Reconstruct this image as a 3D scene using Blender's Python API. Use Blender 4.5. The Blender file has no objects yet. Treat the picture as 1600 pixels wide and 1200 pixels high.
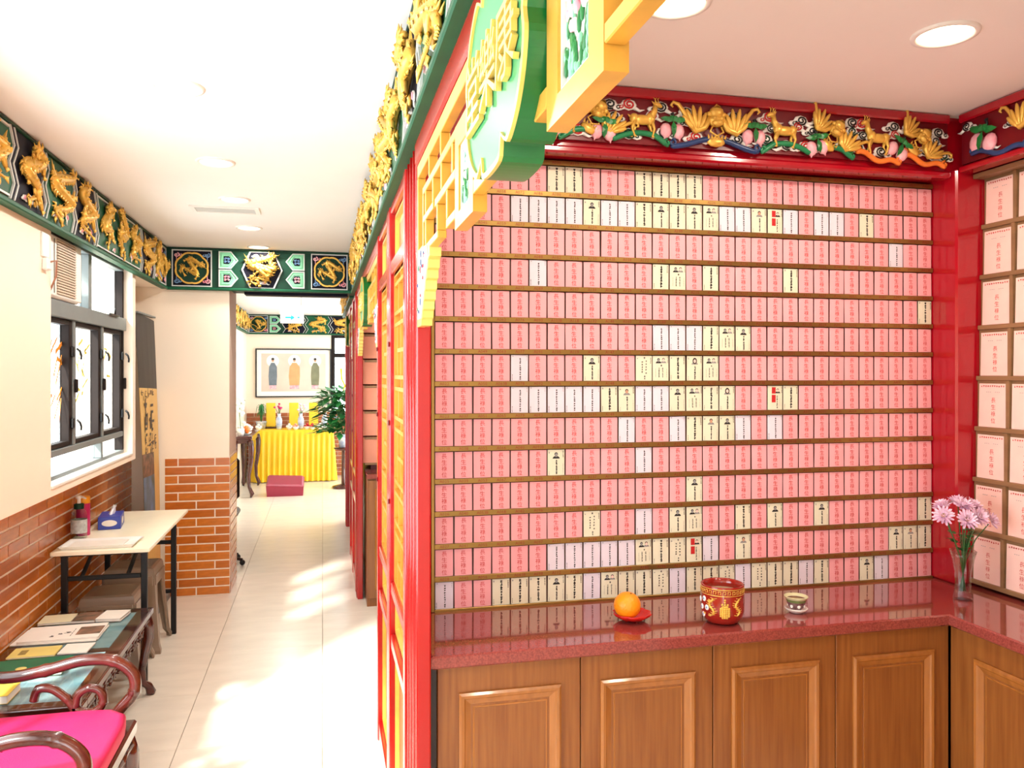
import bpy, math, random
from mathutils import Vector, Matrix
sc = bpy.context.scene
col = sc.collection
PI = math.pi

# ---------------------------------------------------------------- camera, world, light, exposure
cam = bpy.data.cameras.new('camera')
cam.sensor_width = 36.0
cam.lens = 1248.0 / 1600.0 * 36.0
cam.shift_y = -17.0 / 1600.0
cam.clip_start = 0.02
camo = bpy.data.objects.new('camera', cam)
col.objects.link(camo)
camo.location = (0, 0, 1.7)
camo.rotation_euler = (PI / 2, 0, -math.atan(296 / 1248.0))
sc.camera = camo

world = bpy.data.worlds.new('sky')
sc.world = world
world.use_nodes = True
bg = world.node_tree.nodes['Background']
bg.inputs[0].default_value = (0.88, 0.95, 1.0, 1)
bg.inputs[1].default_value = 9.0

def portal(name, loc, rot, sx, sy):
    l = bpy.data.lights.new(name, 'AREA')
    l.shape = 'RECTANGLE'; l.size = sx; l.size_y = sy
    l.cycles.is_portal = True
    o = bpy.data.objects.new(name, l); col.objects.link(o)
    o.location = loc; o.rotation_euler = rot
portal('daylight_window', (-1.42, 4.73, 1.82), (0, -PI / 2, 0), 1.28, 1.58)
portal('daylight_window_near', (-1.42, 1.8, 1.55), (0, -PI / 2, 0), 1.85, 3.0)
portal('daylight_entrance', (-0.55, -3.1, 1.2), (PI / 2, 0, 0), 1.6, 2.4)
portal('daylight_far', (0.75, 13.75, 1.5), (-PI / 2, 0, 0), 1.3, 1.9)
portal('daylight_far_side', (2.75, 11.4, 1.4), (0, PI / 2, 0), 2.2, 3.2)

sun = bpy.data.lights.new('sun', 'SUN')
sun.energy = 16.0; sun.angle = math.radians(4); sun.color = (1.0, 0.95, 0.86)
suno = bpy.data.objects.new('sun', sun); col.objects.link(suno)
suno.rotation_euler = Vector((0.90, 1.30, -1.18)).to_track_quat('-Z', 'Y').to_euler()

vs = sc.view_settings
vs.view_transform = 'Standard'; vs.look = 'None'; vs.gamma = 1.0
vs.exposure = 0.0
vs.use_curve_mapping = False
sc.cycles.max_bounces = 10
sc.cycles.transparent_max_bounces = 16
sc.cycles.sample_clamp_indirect = 6.0
sc.cycles.caustics_reflective = False
sc.cycles.caustics_refractive = False

# ---------------------------------------------------------------- materials
def lin(c):
    return tuple(((x / 255.0) / 12.92 if x / 255.0 <= 0.04045 else ((x / 255.0 + 0.055) / 1.055) ** 2.4) for x in c)
MATS = {}
def mat(name, rgb, rough=0.5, metal=0.0, var=0.0, scale=8.0, stretch=(1, 1, 1), bump=0.0, bscale=40.0, coat=0.0, emit=0.0, spec=0.5, rgb2=None, sub=0.0):
    m = bpy.data.materials.new(name); m.use_nodes = True
    nt = m.node_tree; b = nt.nodes['Principled BSDF']
    c = lin(rgb)
    b.inputs['Base Color'].default_value = (*c, 1)
    b.inputs['Roughness'].default_value = rough
    b.inputs['Metallic'].default_value = metal
    b.inputs['Specular IOR Level'].default_value = spec
    b.inputs['Coat Weight'].default_value = coat
    b.inputs['Coat Roughness'].default_value = 0.08
    if emit:
        b.inputs['Emission Color'].default_value = (*c, 1); b.inputs['Emission Strength'].default_value = emit
    if var or bump:
        tc = nt.nodes.new('ShaderNodeTexCoord'); mp = nt.nodes.new('ShaderNodeMapping')
        mp.inputs['Scale'].default_value = stretch
        nt.links.new(tc.outputs['Object'], mp.inputs[0])
    if var:
        n = nt.nodes.new('ShaderNodeTexNoise'); n.inputs['Scale'].default_value = scale; n.inputs['Detail'].default_value = 5
        nt.links.new(mp.outputs[0], n.inputs['Vector'])
        r = nt.nodes.new('ShaderNodeValToRGB')
        c2 = lin(rgb2) if rgb2 else tuple(x * (1 - var) for x in c)
        c1 = c if rgb2 else tuple(min(1, x * (1 + var * 0.6)) for x in c)
        r.color_ramp.elements[0].color = (*c2, 1); r.color_ramp.elements[1].color = (*c1, 1)
        r.color_ramp.elements[0].position = 0.32; r.color_ramp.elements[1].position = 0.68
        nt.links.new(n.outputs[0], r.inputs[0]); nt.links.new(r.outputs[0], b.inputs['Base Color'])
    if bump:
        n2 = nt.nodes.new('ShaderNodeTexNoise'); n2.inputs['Scale'].default_value = bscale
        nt.links.new(mp.outputs[0], n2.inputs['Vector'])
        bp = nt.nodes.new('ShaderNodeBump'); bp.inputs['Strength'].default_value = bump; bp.inputs['Distance'].default_value = 0.01
        nt.links.new(n2.outputs[0], bp.inputs['Height']); nt.links.new(bp.outputs[0], b.inputs['Normal'])
    MATS[name] = m
    return m

M_ceil = mat('ceiling_paint', (247, 243, 238), 0.8, var=0.015, scale=3)
M_nceil = mat('niche_ceiling_paint', (243, 235, 228), 0.75, var=0.015, scale=3)
M_wall = mat('cream_wall_paint', (246, 231, 212), 0.7, var=0.02, scale=2)
M_grout = mat('grout', (248, 234, 214), 0.8, var=0.06, scale=30)
M_brick = mat('orange_glazed_brick', (206, 118, 40), 0.2, var=0.16, scale=14, stretch=(1, 1, 4), coat=0.1)
M_brick2 = mat('orange_glazed_brick_deep', (192, 104, 32), 0.2, var=0.16, scale=11, stretch=(1, 1, 4), coat=0.1)
M_brickf = mat('dull_brown_brick', (172, 96, 58), 0.4, var=0.25, scale=9)
M_tile = mat('beige_stone_tile', (232, 223, 208), 0.22, var=0.07, scale=3.0, stretch=(1, 3, 1))
M_joint = mat('tile_joint', (150, 132, 110), 0.8, var=0.05)
M_red = mat('red_lacquer', (174, 13, 12), 0.24, var=0.08, scale=5, coat=0.25)
M_dred = mat('deep_red_lacquer', (112, 8, 22), 0.35, var=0.15, scale=6)
M_pillar = mat('crimson_lacquer', (168, 10, 30), 0.16, var=0.08, scale=4, coat=0.4)
M_gold = mat('gold_paint', (232, 184, 82), 0.32, 0.35, var=0.16, scale=30, bump=0.15, bscale=60)
M_goldl = mat('pale_gold_leaf', (240, 206, 108), 0.3, 0.25, var=0.1, scale=18)
M_golds = mat('gold_lattice_paint', (224, 170, 68), 0.32, 0.35, var=0.12, scale=20)
M_orange = mat('orange_board', (196, 104, 34), 0.4, var=0.12, scale=8)
M_green = mat('green_enamel', (14, 84, 54), 0.5, spec=0.25, var=0.15, scale=12)
M_dgreen = mat('dark_green_enamel', (8, 56, 38), 0.5, spec=0.25, var=0.15, scale=12)
M_mint = mat('mint_enamel', (134, 206, 164), 0.4, var=0.06)
M_plaque = mat('plaque_mint', (44, 148, 94), 0.35, var=0.05)
M_plaqued = mat('plaque_green', (8, 104, 44), 0.3, var=0.1)
M_navy = mat('navy_enamel', (18, 18, 34), 0.6, spec=0.15, var=0.2, scale=10)
M_silver = mat('pale_trim', (206, 208, 204), 0.4, var=0.06)
M_white = mat('white_paint', (240, 238, 232), 0.5, var=0.02)
M_pinkp = mat('pink_paint', (232, 130, 150), 0.4, var=0.15, scale=30, rgb2=(246, 200, 206))
M_bluep = mat('blue_paint', (110, 150, 196), 0.4, var=0.1)
M_black = mat('black_paint', (22, 22, 24), 0.4, var=0.1)
M_leafp = mat('leaf_green_paint', (24, 118, 54), 0.35, var=0.3, scale=30)
M_dblue = mat('deep_blue_paint', (34, 62, 110), 0.3, var=0.15)
M_greenp = mat('scroll_green_paint', (28, 128, 80), 0.3, var=0.12)
M_orangep = mat('scroll_orange_paint', (240, 128, 50), 0.3, var=0.12)
M_redink = mat('red_ink', (206, 58, 52), 0.7, var=0.05)
M_pinkink = mat('coral_ink', (212, 66, 62), 0.7, var=0.05)
M_ink = mat('black_ink', (34, 32, 32), 0.7, var=0.05)
M_skin = mat('printed_skin', (206, 158, 130), 0.7, var=0.05)
M_grey = mat('printed_grey', (150, 148, 146), 0.7, var=0.05)
M_redsq = mat('red_paper', (196, 30, 32), 0.7, var=0.05)
M_pinkpaper = mat('pink_paper', (248, 174, 180), 0.55, var=0.03, scale=3)
M_lav = mat('pale_white_paper', (230, 222, 234), 0.5, var=0.02)
M_cream = mat('cream_paper', (232, 228, 202), 0.5, var=0.02)
M_salmon = mat('salmon_paper', (240, 160, 132), 0.6, var=0.04)
M_palepink = mat('pale_pink_paper', (250, 216, 202), 0.55, var=0.05, scale=6, rgb2=(248, 200, 188))
M_brass = mat('brass', (158, 126, 68), 0.3, 0.8, var=0.12, scale=5)
M_rackback = mat('rack_back_wood', (96, 60, 44), 0.5, var=0.2)
M_shelfw = mat('bronze_wood', (150, 116, 80), 0.4, 0.2, var=0.15, stretch=(1, .2, 3))
M_wood = mat('honey_wood', (150, 92, 42), 0.34, var=0.2, scale=10, stretch=(7, 7, 0.35), coat=0.12, rgb2=(128, 72, 30))
M_woodm = mat('honey_wood_moulding', (164, 102, 46), 0.26, var=0.15, scale=10, stretch=(5, 5, 0.5), coat=0.2)
M_gran = mat('red_granite', (156, 72, 64), 0.06, var=0.35, scale=220, coat=0.6, rgb2=(120, 50, 46))
M_rose = mat('rosewood', (74, 28, 20), 0.2, var=0.35, scale=8, stretch=(1, 1, 3), coat=0.4)
M_marble = mat('blue_marble', (178, 206, 214), 0.12, var=0.2, scale=5, stretch=(1, 3, 1), rgb2=(120, 160, 176))
M_magenta = mat('magenta_cushion', (196, 14, 84), 0.6, var=0.08, bump=0.1, bscale=200)
M_bmetal = mat('black_metal', (20, 20, 22), 0.4, 0.3, var=0.1)
M_frame = mat('dark_aluminium', (34, 27, 25), 0.6, 0.0, spec=0.15, var=0.08)
M_framel = mat('grey_aluminium', (122, 130, 130), 0.5, 0.1, var=0.06)
M_tabletop = mat('pale_laminate', (250, 242, 216), 0.35, var=0.03)
M_plastic = mat('taupe_plastic', (150, 130, 112), 0.3, var=0.05)
M_acw = mat('white_plastic', (238, 238, 234), 0.4, var=0.02)
M_acs = mat('beige_louvre', (206, 190, 168), 0.5, var=0.05)
M_acd = mat('louvre_gap', (120, 106, 92), 0.6, var=0.05)
M_blue = mat('blue_card', (40, 60, 160), 0.4, var=0.06)
M_tissue = mat('tissue', (250, 250, 250), 0.8, var=0.01)
M_orangef = mat('orange_peel', (250, 150, 16), 0.42, var=0.06, scale=8, bump=0.25, bscale=120)
M_redpl = mat('red_plastic', (200, 30, 24), 0.25, var=0.08)
M_pot = mat('iron_red_glaze', (150, 34, 24), 0.12, var=0.12, scale=6, coat=0.5)
M_ash = mat('incense_ash', (170, 150, 120), 0.9, var=0.2, scale=40)
M_porc = mat('white_porcelain', (244, 242, 236), 0.12, var=0.01, coat=0.4)
M_porcb = mat('blue_white_porcelain', (236, 240, 246), 0.15, var=0.3, scale=16, rgb2=(150, 176, 222))
M_teag = mat('tea_green_glaze', (120, 140, 84), 0.2, var=0.1)
M_tea = mat('tea', (120, 66, 24), 0.1, var=0.05)
M_petal = mat('lilac_petal', (232, 184, 216), 0.5, var=0.12, scale=20, rgb2=(246, 220, 236))
M_petalc = mat('flower_centre', (206, 176, 110), 0.6, var=0.1)
M_stem = mat('green_stem', (70, 112, 58), 0.5, var=0.2)
M_leaf = mat('plant_leaf', (44, 122, 60), 0.4, var=0.35, scale=14)
M_yellow = mat('yellow_satin', (250, 206, 36), 0.4, var=0.06, scale=4)
M_yellowc = mat('yellow_card', (246, 208, 52), 0.5, var=0.05)
M_kneel = mat('maroon_vinyl', (150, 40, 66), 0.4, var=0.08)
M_paper = mat('white_booklet_paper', (236, 230, 220), 0.6, var=0.03)
M_gbook = mat('green_cover', (16, 110, 78), 0.4, var=0.08)
M_ybook = mat('yellow_cover', (226, 206, 120), 0.5, var=0.06)
M_photo = mat('printed_photo', (150, 110, 90), 0.5, var=0.6, scale=22, rgb2=(66, 66, 48))
M_tan = mat('banner_tan', (226, 186, 112), 0.55, var=0.06)
M_bannerk = mat('banner_black', (40, 38, 36), 0.5, var=0.25, stretch=(8, 8, 1))
M_ban_p = mat('banner_picture', (110, 140, 180), 0.5, var=0.6, scale=7, rgb2=(70, 90, 60))
M_cyan = mat('cyan_print', (20, 190, 226), 0.5, var=0.02)
M_sign = mat('lit_sign_white', (250, 252, 252), 0.4, emit=0.6)
M_lampw = mat('warm_lamp', (255, 226, 178), 0.4, emit=14.0)
M_lampc = mat('soft_lamp', (255, 240, 214), 0.4, emit=10.0)
M_mount = mat('picture_mount', (246, 244, 238), 0.6, var=0.01)
M_art = mat('painting_ground', (214, 198, 184), 0.6, var=0.1, scale=3)
M_robe_o = mat('painted_orange', (238, 160, 110), 0.6, var=0.1)
M_robe_b = mat('painted_slate', (110, 122, 134), 0.6, var=0.2)
M_robe_g = mat('painted_olive', (120, 122, 96), 0.6, var=0.2)
M_pinkcap = mat('magenta_can', (206, 40, 110), 0.35, var=0.04)
M_orcap = mat('orange_cap', (250, 170, 40), 0.35, var=0.04)
M_orstick = mat('orange_window_film', (240, 150, 50), 0.5, var=0.05)
M_ylstick = mat('yellow_window_film', (244, 226, 110), 0.5, var=0.05)

def clear_mat(name, tint, gloss, rough=0.03):
    m = bpy.data.materials.new(name); m.use_nodes = True
    nt = m.node_tree; nt.nodes.remove(nt.nodes['Principled BSDF'])
    out = nt.nodes['Material Output']
    t = nt.nodes.new('ShaderNodeBsdfTransparent'); t.inputs[0].default_value = (*tint, 1)
    g = nt.nodes.new('ShaderNodeBsdfGlossy'); g.inputs['Roughness'].default_value = rough
    lw = nt.nodes.new('ShaderNodeLayerWeight'); lw.inputs[0].default_value = 0.35
    mu = nt.nodes.new('ShaderNodeMath'); mu.operation = 'MULTIPLY'; mu.inputs[1].default_value = gloss
    mx = nt.nodes.new('ShaderNodeMixShader')
    nt.links.new(lw.outputs['Facing'], mu.inputs[0]); nt.links.new(mu.outputs[0], mx.inputs[0]); nt.links.new(t.outputs[0], mx.inputs[1]); nt.links.new(g.outputs[0], mx.inputs[2])
    nt.links.new(mx.outputs[0], out.inputs[0])
    return m
M_pane = clear_mat('window_glass', (0.96, 0.98, 0.98), 0.25)
M_glass = clear_mat('vase_glass', (0.93, 0.95, 0.93), 0.5)
M_bottle = clear_mat('clear_bottle_plastic', (0.88, 0.92, 0.9), 0.4, 0.1)

# ---------------------------------------------------------------- mesh helpers
class MB:
    def __init__(s):
        s.v = []; s.f = []; s.m = []; s.s = []
    def add(s, vs, fs, mi=0, sm=False):
        o = len(s.v); s.v.extend(vs)
        for f in fs:
            s.f.append([i + o for i in f]); s.m.append(mi); s.s.append(sm)
        return s
    def box(s, x0, x1, y0, y1, z0, z1, mi=0):
        v = [(x, y, z) for x in (x0, x1) for y in (y0, y1) for z in (z0, z1)]
        return s.add(v, [(0, 1, 3, 2), (4, 6, 7, 5), (0, 4, 5, 1), (2, 3, 7, 6), (0, 2, 6, 4), (1, 5, 7, 3)], mi)
    def cbox(s, x0, x1, y0, y1, z0, z1, b=0.004, mi=0):
        X = (x0, x1); Y = (y0, y1); Z = (z0, z1); v = []; idx = {}
        for i in (0, 1):
            for j in (0, 1):
                for k in (0, 1):
                    sx, sy, sz = 1 - 2 * i, 1 - 2 * j, 1 - 2 * k
                    idx[i, j, k, 0] = len(v); v.append((X[i], Y[j] + sy * b, Z[k] + sz * b))
                    idx[i, j, k, 1] = len(v); v.append((X[i] + sx * b, Y[j], Z[k] + sz * b))
                    idx[i, j, k, 2] = len(v); v.append((X[i] + sx * b, Y[j] + sy * b, Z[k]))
        f = []
        q = ((0, 0), (1, 0), (1, 1), (0, 1))
        for i in (0, 1):
            a = [idx[i, p, r, 0] for p, r in q]; f.append(a if i else a[::-1])
            a = [idx[p, i, r, 1] for p, r in q]; f.append(a[::-1] if i else a)
            a = [idx[p, r, i, 2] for p, r in q]; f.append(a if i else a[::-1])
        for a in (0, 1):
            for c in (0, 1):
                fl = (a != c)
                w = [idx[a, c, 0, 0], idx[a, c, 1, 0], idx[a, c, 1, 1], idx[a, c, 0, 1]]; f.append(w if not fl else w[::-1])
                w = [idx[a, 0, c, 0], idx[a, 1, c, 0], idx[a, 1, c, 2], idx[a, 0, c, 2]]; f.append(w[::-1] if not fl else w)
                w = [idx[0, a, c, 1], idx[1, a, c, 1], idx[1, a, c, 2], idx[0, a, c, 2]]; f.append(w if not fl else w[::-1])
        for i in (0, 1):
            for j in (0, 1):
                for k in (0, 1):
                    w = [idx[i, j, k, 0], idx[i, j, k, 1], idx[i, j, k, 2]]
                    f.append(w if (i + j + k) % 2 else w[::-1])
        return s.add(v, f, mi)
    def prism(s, poly, d0, d1, axis='y', mi=0, side=None):
        # poly: (a, b) pairs; axis y: (x, z); axis x: (y, z); axis z: (x, y)
        def P(a, b, d):
            return (a, d, b) if axis == 'y' else ((d, a, b) if axis == 'x' else (a, b, d))
        n = len(poly)
        s.add([P(a, b, d0) for a, b in poly] + [P(a, b, d1) for a, b in poly],
              [list(range(n))[::-1], list(range(n, 2 * n))], mi)
        o = len(s.v) - 2 * n
        for i in range(n):
            j = (i + 1) % n
            s.f.append([o + i, o + j, o + n + j, o + n + i]); s.m.append(mi if side is None else side); s.s.append(False)
        return s
    def ring(s, outer, inner, d0, d1, axis='y', mi=0):
        def P(a, b, d):
            return (a, d, b) if axis == 'y' else ((d, a, b) if axis == 'x' else (a, b, d))
        n = len(outer); v = []
        for L, d in ((outer, d0), (inner, d0), (inner, d1), (outer, d1)):
            v += [P(a, b, d) for a, b in L]
        f = []
        for k in range(4):
            for i in range(n):
                j = (i + 1) % n; k2 = (k + 1) % 4
                f.append([k * n + i, k * n + j, k2 * n + j, k2 * n + i])
        return s.add(v, f, mi)
    def tube(s, pts, r, n=6, mi=0, cap=True, flat=None):
        pts = [Vector(p) for p in pts]; N = len(pts)
        if not isinstance(r, (list, tuple)): r = [r] * N
        v = []; up = None
        for i, p in enumerate(pts):
            t = (pts[min(i + 1, N - 1)] - pts[max(i - 1, 0)])
            t = t.normalized() if t.length > 1e-9 else Vector((0, 0, 1))
            if up is None:
                up = Vector((0, 1, 0)) if abs(t.y) < 0.9 else Vector((1, 0, 0))
            up = (up - t * up.dot(t)); up = up.normalized() if up.length > 1e-6 else t.orthogonal().normalized()
            b = t.cross(up)
            for k in range(n):
                a = 2 * PI * k / n
                q = up * (math.cos(a) * (flat or 1)) + b * math.sin(a)
                v.append(tuple(p + q * r[i]))
        f = [[i * n + k, i * n + (k + 1) % n, (i + 1) * n + (k + 1) % n, (i + 1) * n + k] for i in range(N - 1) for k in range(n)]
        if cap: f += [list(range(n))[::-1], [(N - 1) * n + k for k in range(n)]]
        return s.add(v, f, mi, True)
    def lathe(s, prof, c=(0, 0, 0), n=24, mi=0, sx=1, sy=1):
        v = []; N = len(prof)
        for r, z in prof:
            for k in range(n):
                a = 2 * PI * k / n
                v.append((c[0] + r * math.cos(a) * sx, c[1] + r * math.sin(a) * sy, c[2] + z))
        f = [[i * n + k, i * n + (k + 1) % n, (i + 1) * n + (k + 1) % n, (i + 1) * n + k] for i in range(N - 1) for k in range(n)]
        return s.add(v, f, mi, True)
    def ell(s, c, r, n=8, m=6, mi=0, rot=None):
        v = []; R = rot or Matrix.Identity(3); c = Vector(c)
        for i in range(m + 1):
            ph = PI * i / m
            for k in range(n):
                a = 2 * PI * k / n
                p = Vector((r[0] * math.sin(ph) * math.cos(a), r[1] * math.sin(ph) * math.sin(a), r[2] * math.cos(ph)))
                v.append(tuple(c + R @ p))
        f = [[i * n + k, (i + 1) * n + k, (i + 1) * n + (k + 1) % n, i * n + (k + 1) % n] for i in range(m) for k in range(n)]
        return s.add(v, f, mi, True)
    def cone(s, base, tip, r, n=4, mi=0):
        b = Vector(base); t = Vector(tip); d = (t - b)
        u = d.orthogonal().normalized(); w = d.cross(u).normalized()
        v = [tuple(b + (u * math.cos(2 * PI * k / n) + w * math.sin(2 * PI * k / n)) * r) for k in range(n)] + [tuple(t)]
        return s.add(v, [[k, (k + 1) % n, n] for k in range(n)], mi)
    def loft(s, rects, mi=0, axis='y', close=True):
        # rects: list of (a0, a1, b0, b1, d): rectangular loops lofted one to the next
        def P(a, b, d):
            return (a, d, b) if axis == 'y' else ((d, a, b) if axis == 'x' else (a, b, d))
        v = []
        for a0, a1, b0, b1, d in rects:
            v += [P(a0, b0, d), P(a1, b0, d), P(a1, b1, d), P(a0, b1, d)]
        f = [[i * 4 + k, i * 4 + (k + 1) % 4, (i + 1) * 4 + (k + 1) % 4, (i + 1) * 4 + k] for i in range(len(rects) - 1) for k in range(4)]
        if close: f.append([(len(rects) - 1) * 4 + k for k in range(4)])
        return s.add(v, f, mi)
    def glyph(s, ch, c, ux, uz, size, mi=0, thick=0.0):
        vs, fs, edges = GLY[ch]
        c = Vector(c); ux = Vector(ux); uz = Vector(uz); nrm = ux.cross(uz)
        v = [tuple(c + ux * (x * size) + uz * (y * size)) for x, y in vs]
        s.add(v, fs, mi)
        if thick:
            o = len(s.v) - len(v)
            s.add([tuple(Vector(p) - nrm * thick) for p in v], [], mi); o2 = len(s.v) - len(v)
            for a, b in edges:
                s.f.append([o + b, o + a, o2 + a, o2 + b]); s.m.append(mi); s.s.append(False)
        return s
    def text(s, t, c, ux, uz, size, mi=0, adv=0.62):
        c = Vector(c); ux = Vector(ux)
        for i, ch in enumerate(t):
            if ch in GLY: s.glyph(ch, c + ux * ((i - (len(t) - 1) / 2) * adv * size), ux, uz, size, mi)
        return s
    def mesh(s, name, mats):
        me = bpy.data.meshes.new(name); me.from_pydata(s.v, [], s.f)
        for m in (mats if isinstance(mats, (list, tuple)) else [mats]): me.materials.append(m)
        me.polygons.foreach_set('material_index', s.m); me.polygons.foreach_set('use_smooth', s.s)
        me.update(); return me
    def shift(s, d, sc_=1.0):
        s.v = [(p[0] * sc_ + d[0], p[1] * sc_ + d[1], p[2] * sc_ + d[2]) for p in s.v]; return s
    def build(s, name, mats, parent=None, world=True, label=None, cat=None, group=None, kind=None):
        # world=True: vertices are world coordinates; an unparented mesh gets its origin at its base
        if parent is not None:
            if world:
                L = parent_loc(parent); s.shift((-L[0], -L[1], -L[2]))
            o = bpy.data.objects.new(name, s.mesh(name, mats)); o.parent = parent
        else:
            xs = [p[0] for p in s.v]; ys = [p[1] for p in s.v]; zs = [p[2] for p in s.v]
            c = ((min(xs) + max(xs)) / 2, (min(ys) + max(ys)) / 2, min(zs)) if world else (0, 0, 0)
            s.shift((-c[0], -c[1], -c[2]))
            o = bpy.data.objects.new(name, s.mesh(name, mats)); o.location = c
        col.objects.link(o); tag(o, label, cat, group, kind)
        return o
def parent_loc(p):
    L = Vector((0, 0, 0))
    while p is not None:
        L = L + p.location; p = p.parent
    return L
def tag(o, label=None, cat=None, group=None, kind=None):
    if label: o['label'] = label
    if cat: o['category'] = cat
    if group: o['group'] = group
    if kind: o['kind'] = kind
    return o
def thing(name, label, cat, loc=(0, 0, 0), rz=0.0, group=None, kind=None, size=1.0):
    o = bpy.data.objects.new(name, None); col.objects.link(o)
    o.location = loc; o.rotation_euler = (0, 0, rz); o.empty_display_size = 0.05; o.scale = (size, size, size)
    return tag(o, label, cat, group, kind)
def copy_tree(o, parent=None, loc=None, label=None, group=None):
    c = o.copy(); col.objects.link(c); c.parent = parent
    if loc is not None: c.location = loc
    if label: c['label'] = label
    if group: c['group'] = group
    for ch in list(o.children): copy_tree(ch, c)
    return c
def inst(name, me, parent, loc=(0, 0, 0), rot=(0, 0, 0), scale=(1, 1, 1)):
    o = bpy.data.objects.new(name, me); col.objects.link(o); o.parent = parent
    o.location = loc; o.rotation_euler = rot; o.scale = scale
    return o
ORD = ['first', 'second', 'third', 'fourth', 'fifth', 'sixth', 'seventh', 'eighth', 'ninth', 'tenth', 'eleventh', 'twelfth', 'thirteenth', 'fourteenth', 'fifteenth']

# glyphs of the built-in font as flat meshes
GLY = {}
def load_glyphs(chars):
    tmp = []
    for ch in chars:
        cu = bpy.data.curves.new('glyph', 'FONT'); cu.body = ch; cu.resolution_u = 1 if ord(ch) > 255 else 2
        o = bpy.data.objects.new('glyph', cu); col.objects.link(o); tmp.append((ch, o, cu))
    bpy.context.view_layer.update(); dg = bpy.context.evaluated_depsgraph_get()
    for ch, o, cu in tmp:
        me = o.evaluated_get(dg).to_mesh()
        vs = [(v.co.x, v.co.y) for v in me.vertices]; fs = [list(p.vertices) for p in me.polygons]
        # the font may leave doubled points on seams: merge them so that outlines close
        key = {}; mp = []; nv = []
        for p in vs:
            k = (round(p[0], 5), round(p[1], 5))
            if k not in key: key[k] = len(nv); nv.append(p)
            mp.append(key[k])
        fs = [[mp[i] for i in f] for f in fs]; fs = [f for f in fs if len(set(f)) == len(f)]
        xs = [p[0] for p in nv]; ys = [p[1] for p in nv]
        if nv:
            big = ord(ch) > 255
            sz = max(max(xs) - min(xs), max(ys) - min(ys)) if big else (max(ys) - min(ys))
            cx = (min(xs) + max(xs)) / 2; cy = (min(ys) + max(ys)) / 2
            nv = [((x - cx) / sz, (y - cy) / sz) for x, y in nv]
            cnt = {}
            for f in fs:
                for i in range(len(f)):
                    a, b = f[i], f[(i + 1) % len(f)]; cnt[(a, b)] = cnt.get((a, b), 0) + 1
            ed = [(a, b) for (a, b) in cnt if (b, a) not in cnt]
            GLY[ch] = (nv, fs, ed)
        o.evaluated_get(dg).to_mesh_clear()
        bpy.data.objects.remove(o); bpy.data.curves.remove(cu)
load_glyphs('長生祿位康樂堂0123456789AB')

# ---------------------------------------------------------------- dimensions (metres; corridor runs along +Y)
XL = -1.40            # left wall face
XP = 0.255            # partition plane
CZ = 2.655            # corridor ceiling
NZ = 2.675            # niche ceiling
FB = 2.340            # frieze bottom
Y0 = 2.664            # card wall front
CT = 0.898            # counter top
CP = 0.1094; ZT = 2.430; X0 = 0.3658; CW = 0.0653   # card grid

def S(name, mb, m, label, cat=None):
    return mb.build(name, m, label=label, cat=cat or name.split('_')[0], kind='structure')

# floor with tiles
b = MB().box(-1.6, 2.8, -3.2, 13.9, -0.08, -0.006)
floor = S('floor', b, M_joint, 'beige stone tiled floor of the corridor and rooms')
xs = [-1.4, -1.286, -0.643, 0.0, 0.643, 1.286, 1.929, 2.7]
tm = {}
for i in range(len(xs) - 1):
    w = xs[i + 1] - xs[i]
    if i == 1: pass
    for j in range(-5, 22):
        y0 = j * 0.643
        if xs[i] >= 0.6 and 2.75 < y0 < 3.2: continue
        k = round(w, 3)
        if k not in tm:
            tm[k] = MB().cbox(-w / 2 + .0012, w / 2 - .0012, -.3203, .3203, 0, 0.012, 0.0012).mesh('tile', M_tile)
        L = parent_loc(floor)
        inst('tile', tm[k], floor, (xs[i] + w / 2 - L[0], y0 + .3215 - L[1], -0.012 - L[2]))

# ceilings
S('ceiling', MB().box(-1.6, 0.30, -3.2, 9.35, CZ, CZ + .1).box(-1.6, 2.8, 9.35, 13.9, CZ, CZ + .1), M_ceil, 'white plastered corridor ceiling with downlights', 'ceiling')
S('ceiling_niche', MB().box(0.30, 2.7, -0.3, 2.8, NZ, NZ + .1), M_nceil, 'off-white ceiling over the card niche', 'ceiling')
S('ceiling_niche_far', MB().box(0.30, 2.7, 3.8, 6.3, NZ, NZ + .1), M_nceil, 'off-white ceiling over the farther niche', 'ceiling')

# left wall: brick-clad lower part, upper part boxed out with two window openings
XU = -1.18
W1 = (3.945, 5.52, 1.18, 2.46); W2 = (0.3, 3.30, 0.63, 2.46)
b = MB()
b.box(-1.56, XL, -3.2, 6.5, 0, .63).box(-1.56, XL, -3.2, W2[0], .63, 1.15).box(-1.56, XL, W2[1], 6.5, .63, 1.15).box(-1.56, XL, 5.60, 6.5, 1.15, CZ)
def up(y0, y1, z0, z1): b.box(-1.40, XU, y0, y1, z0, z1)
up(-3.2, W2[0], 1.146, 1.18); up(W2[1], 5.60, 1.146, 1.18); up(-3.2, 5.60, 2.46, CZ)
up(-3.2, W2[0], 1.18, 2.46); up(W2[1], W1[0], 1.18, 2.46); up(W1[1], 5.60, 1.18, 2.46)
wl = S('wall_left', b, M_wall, 'cream wall above orange brick tiles on the left')
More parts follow.
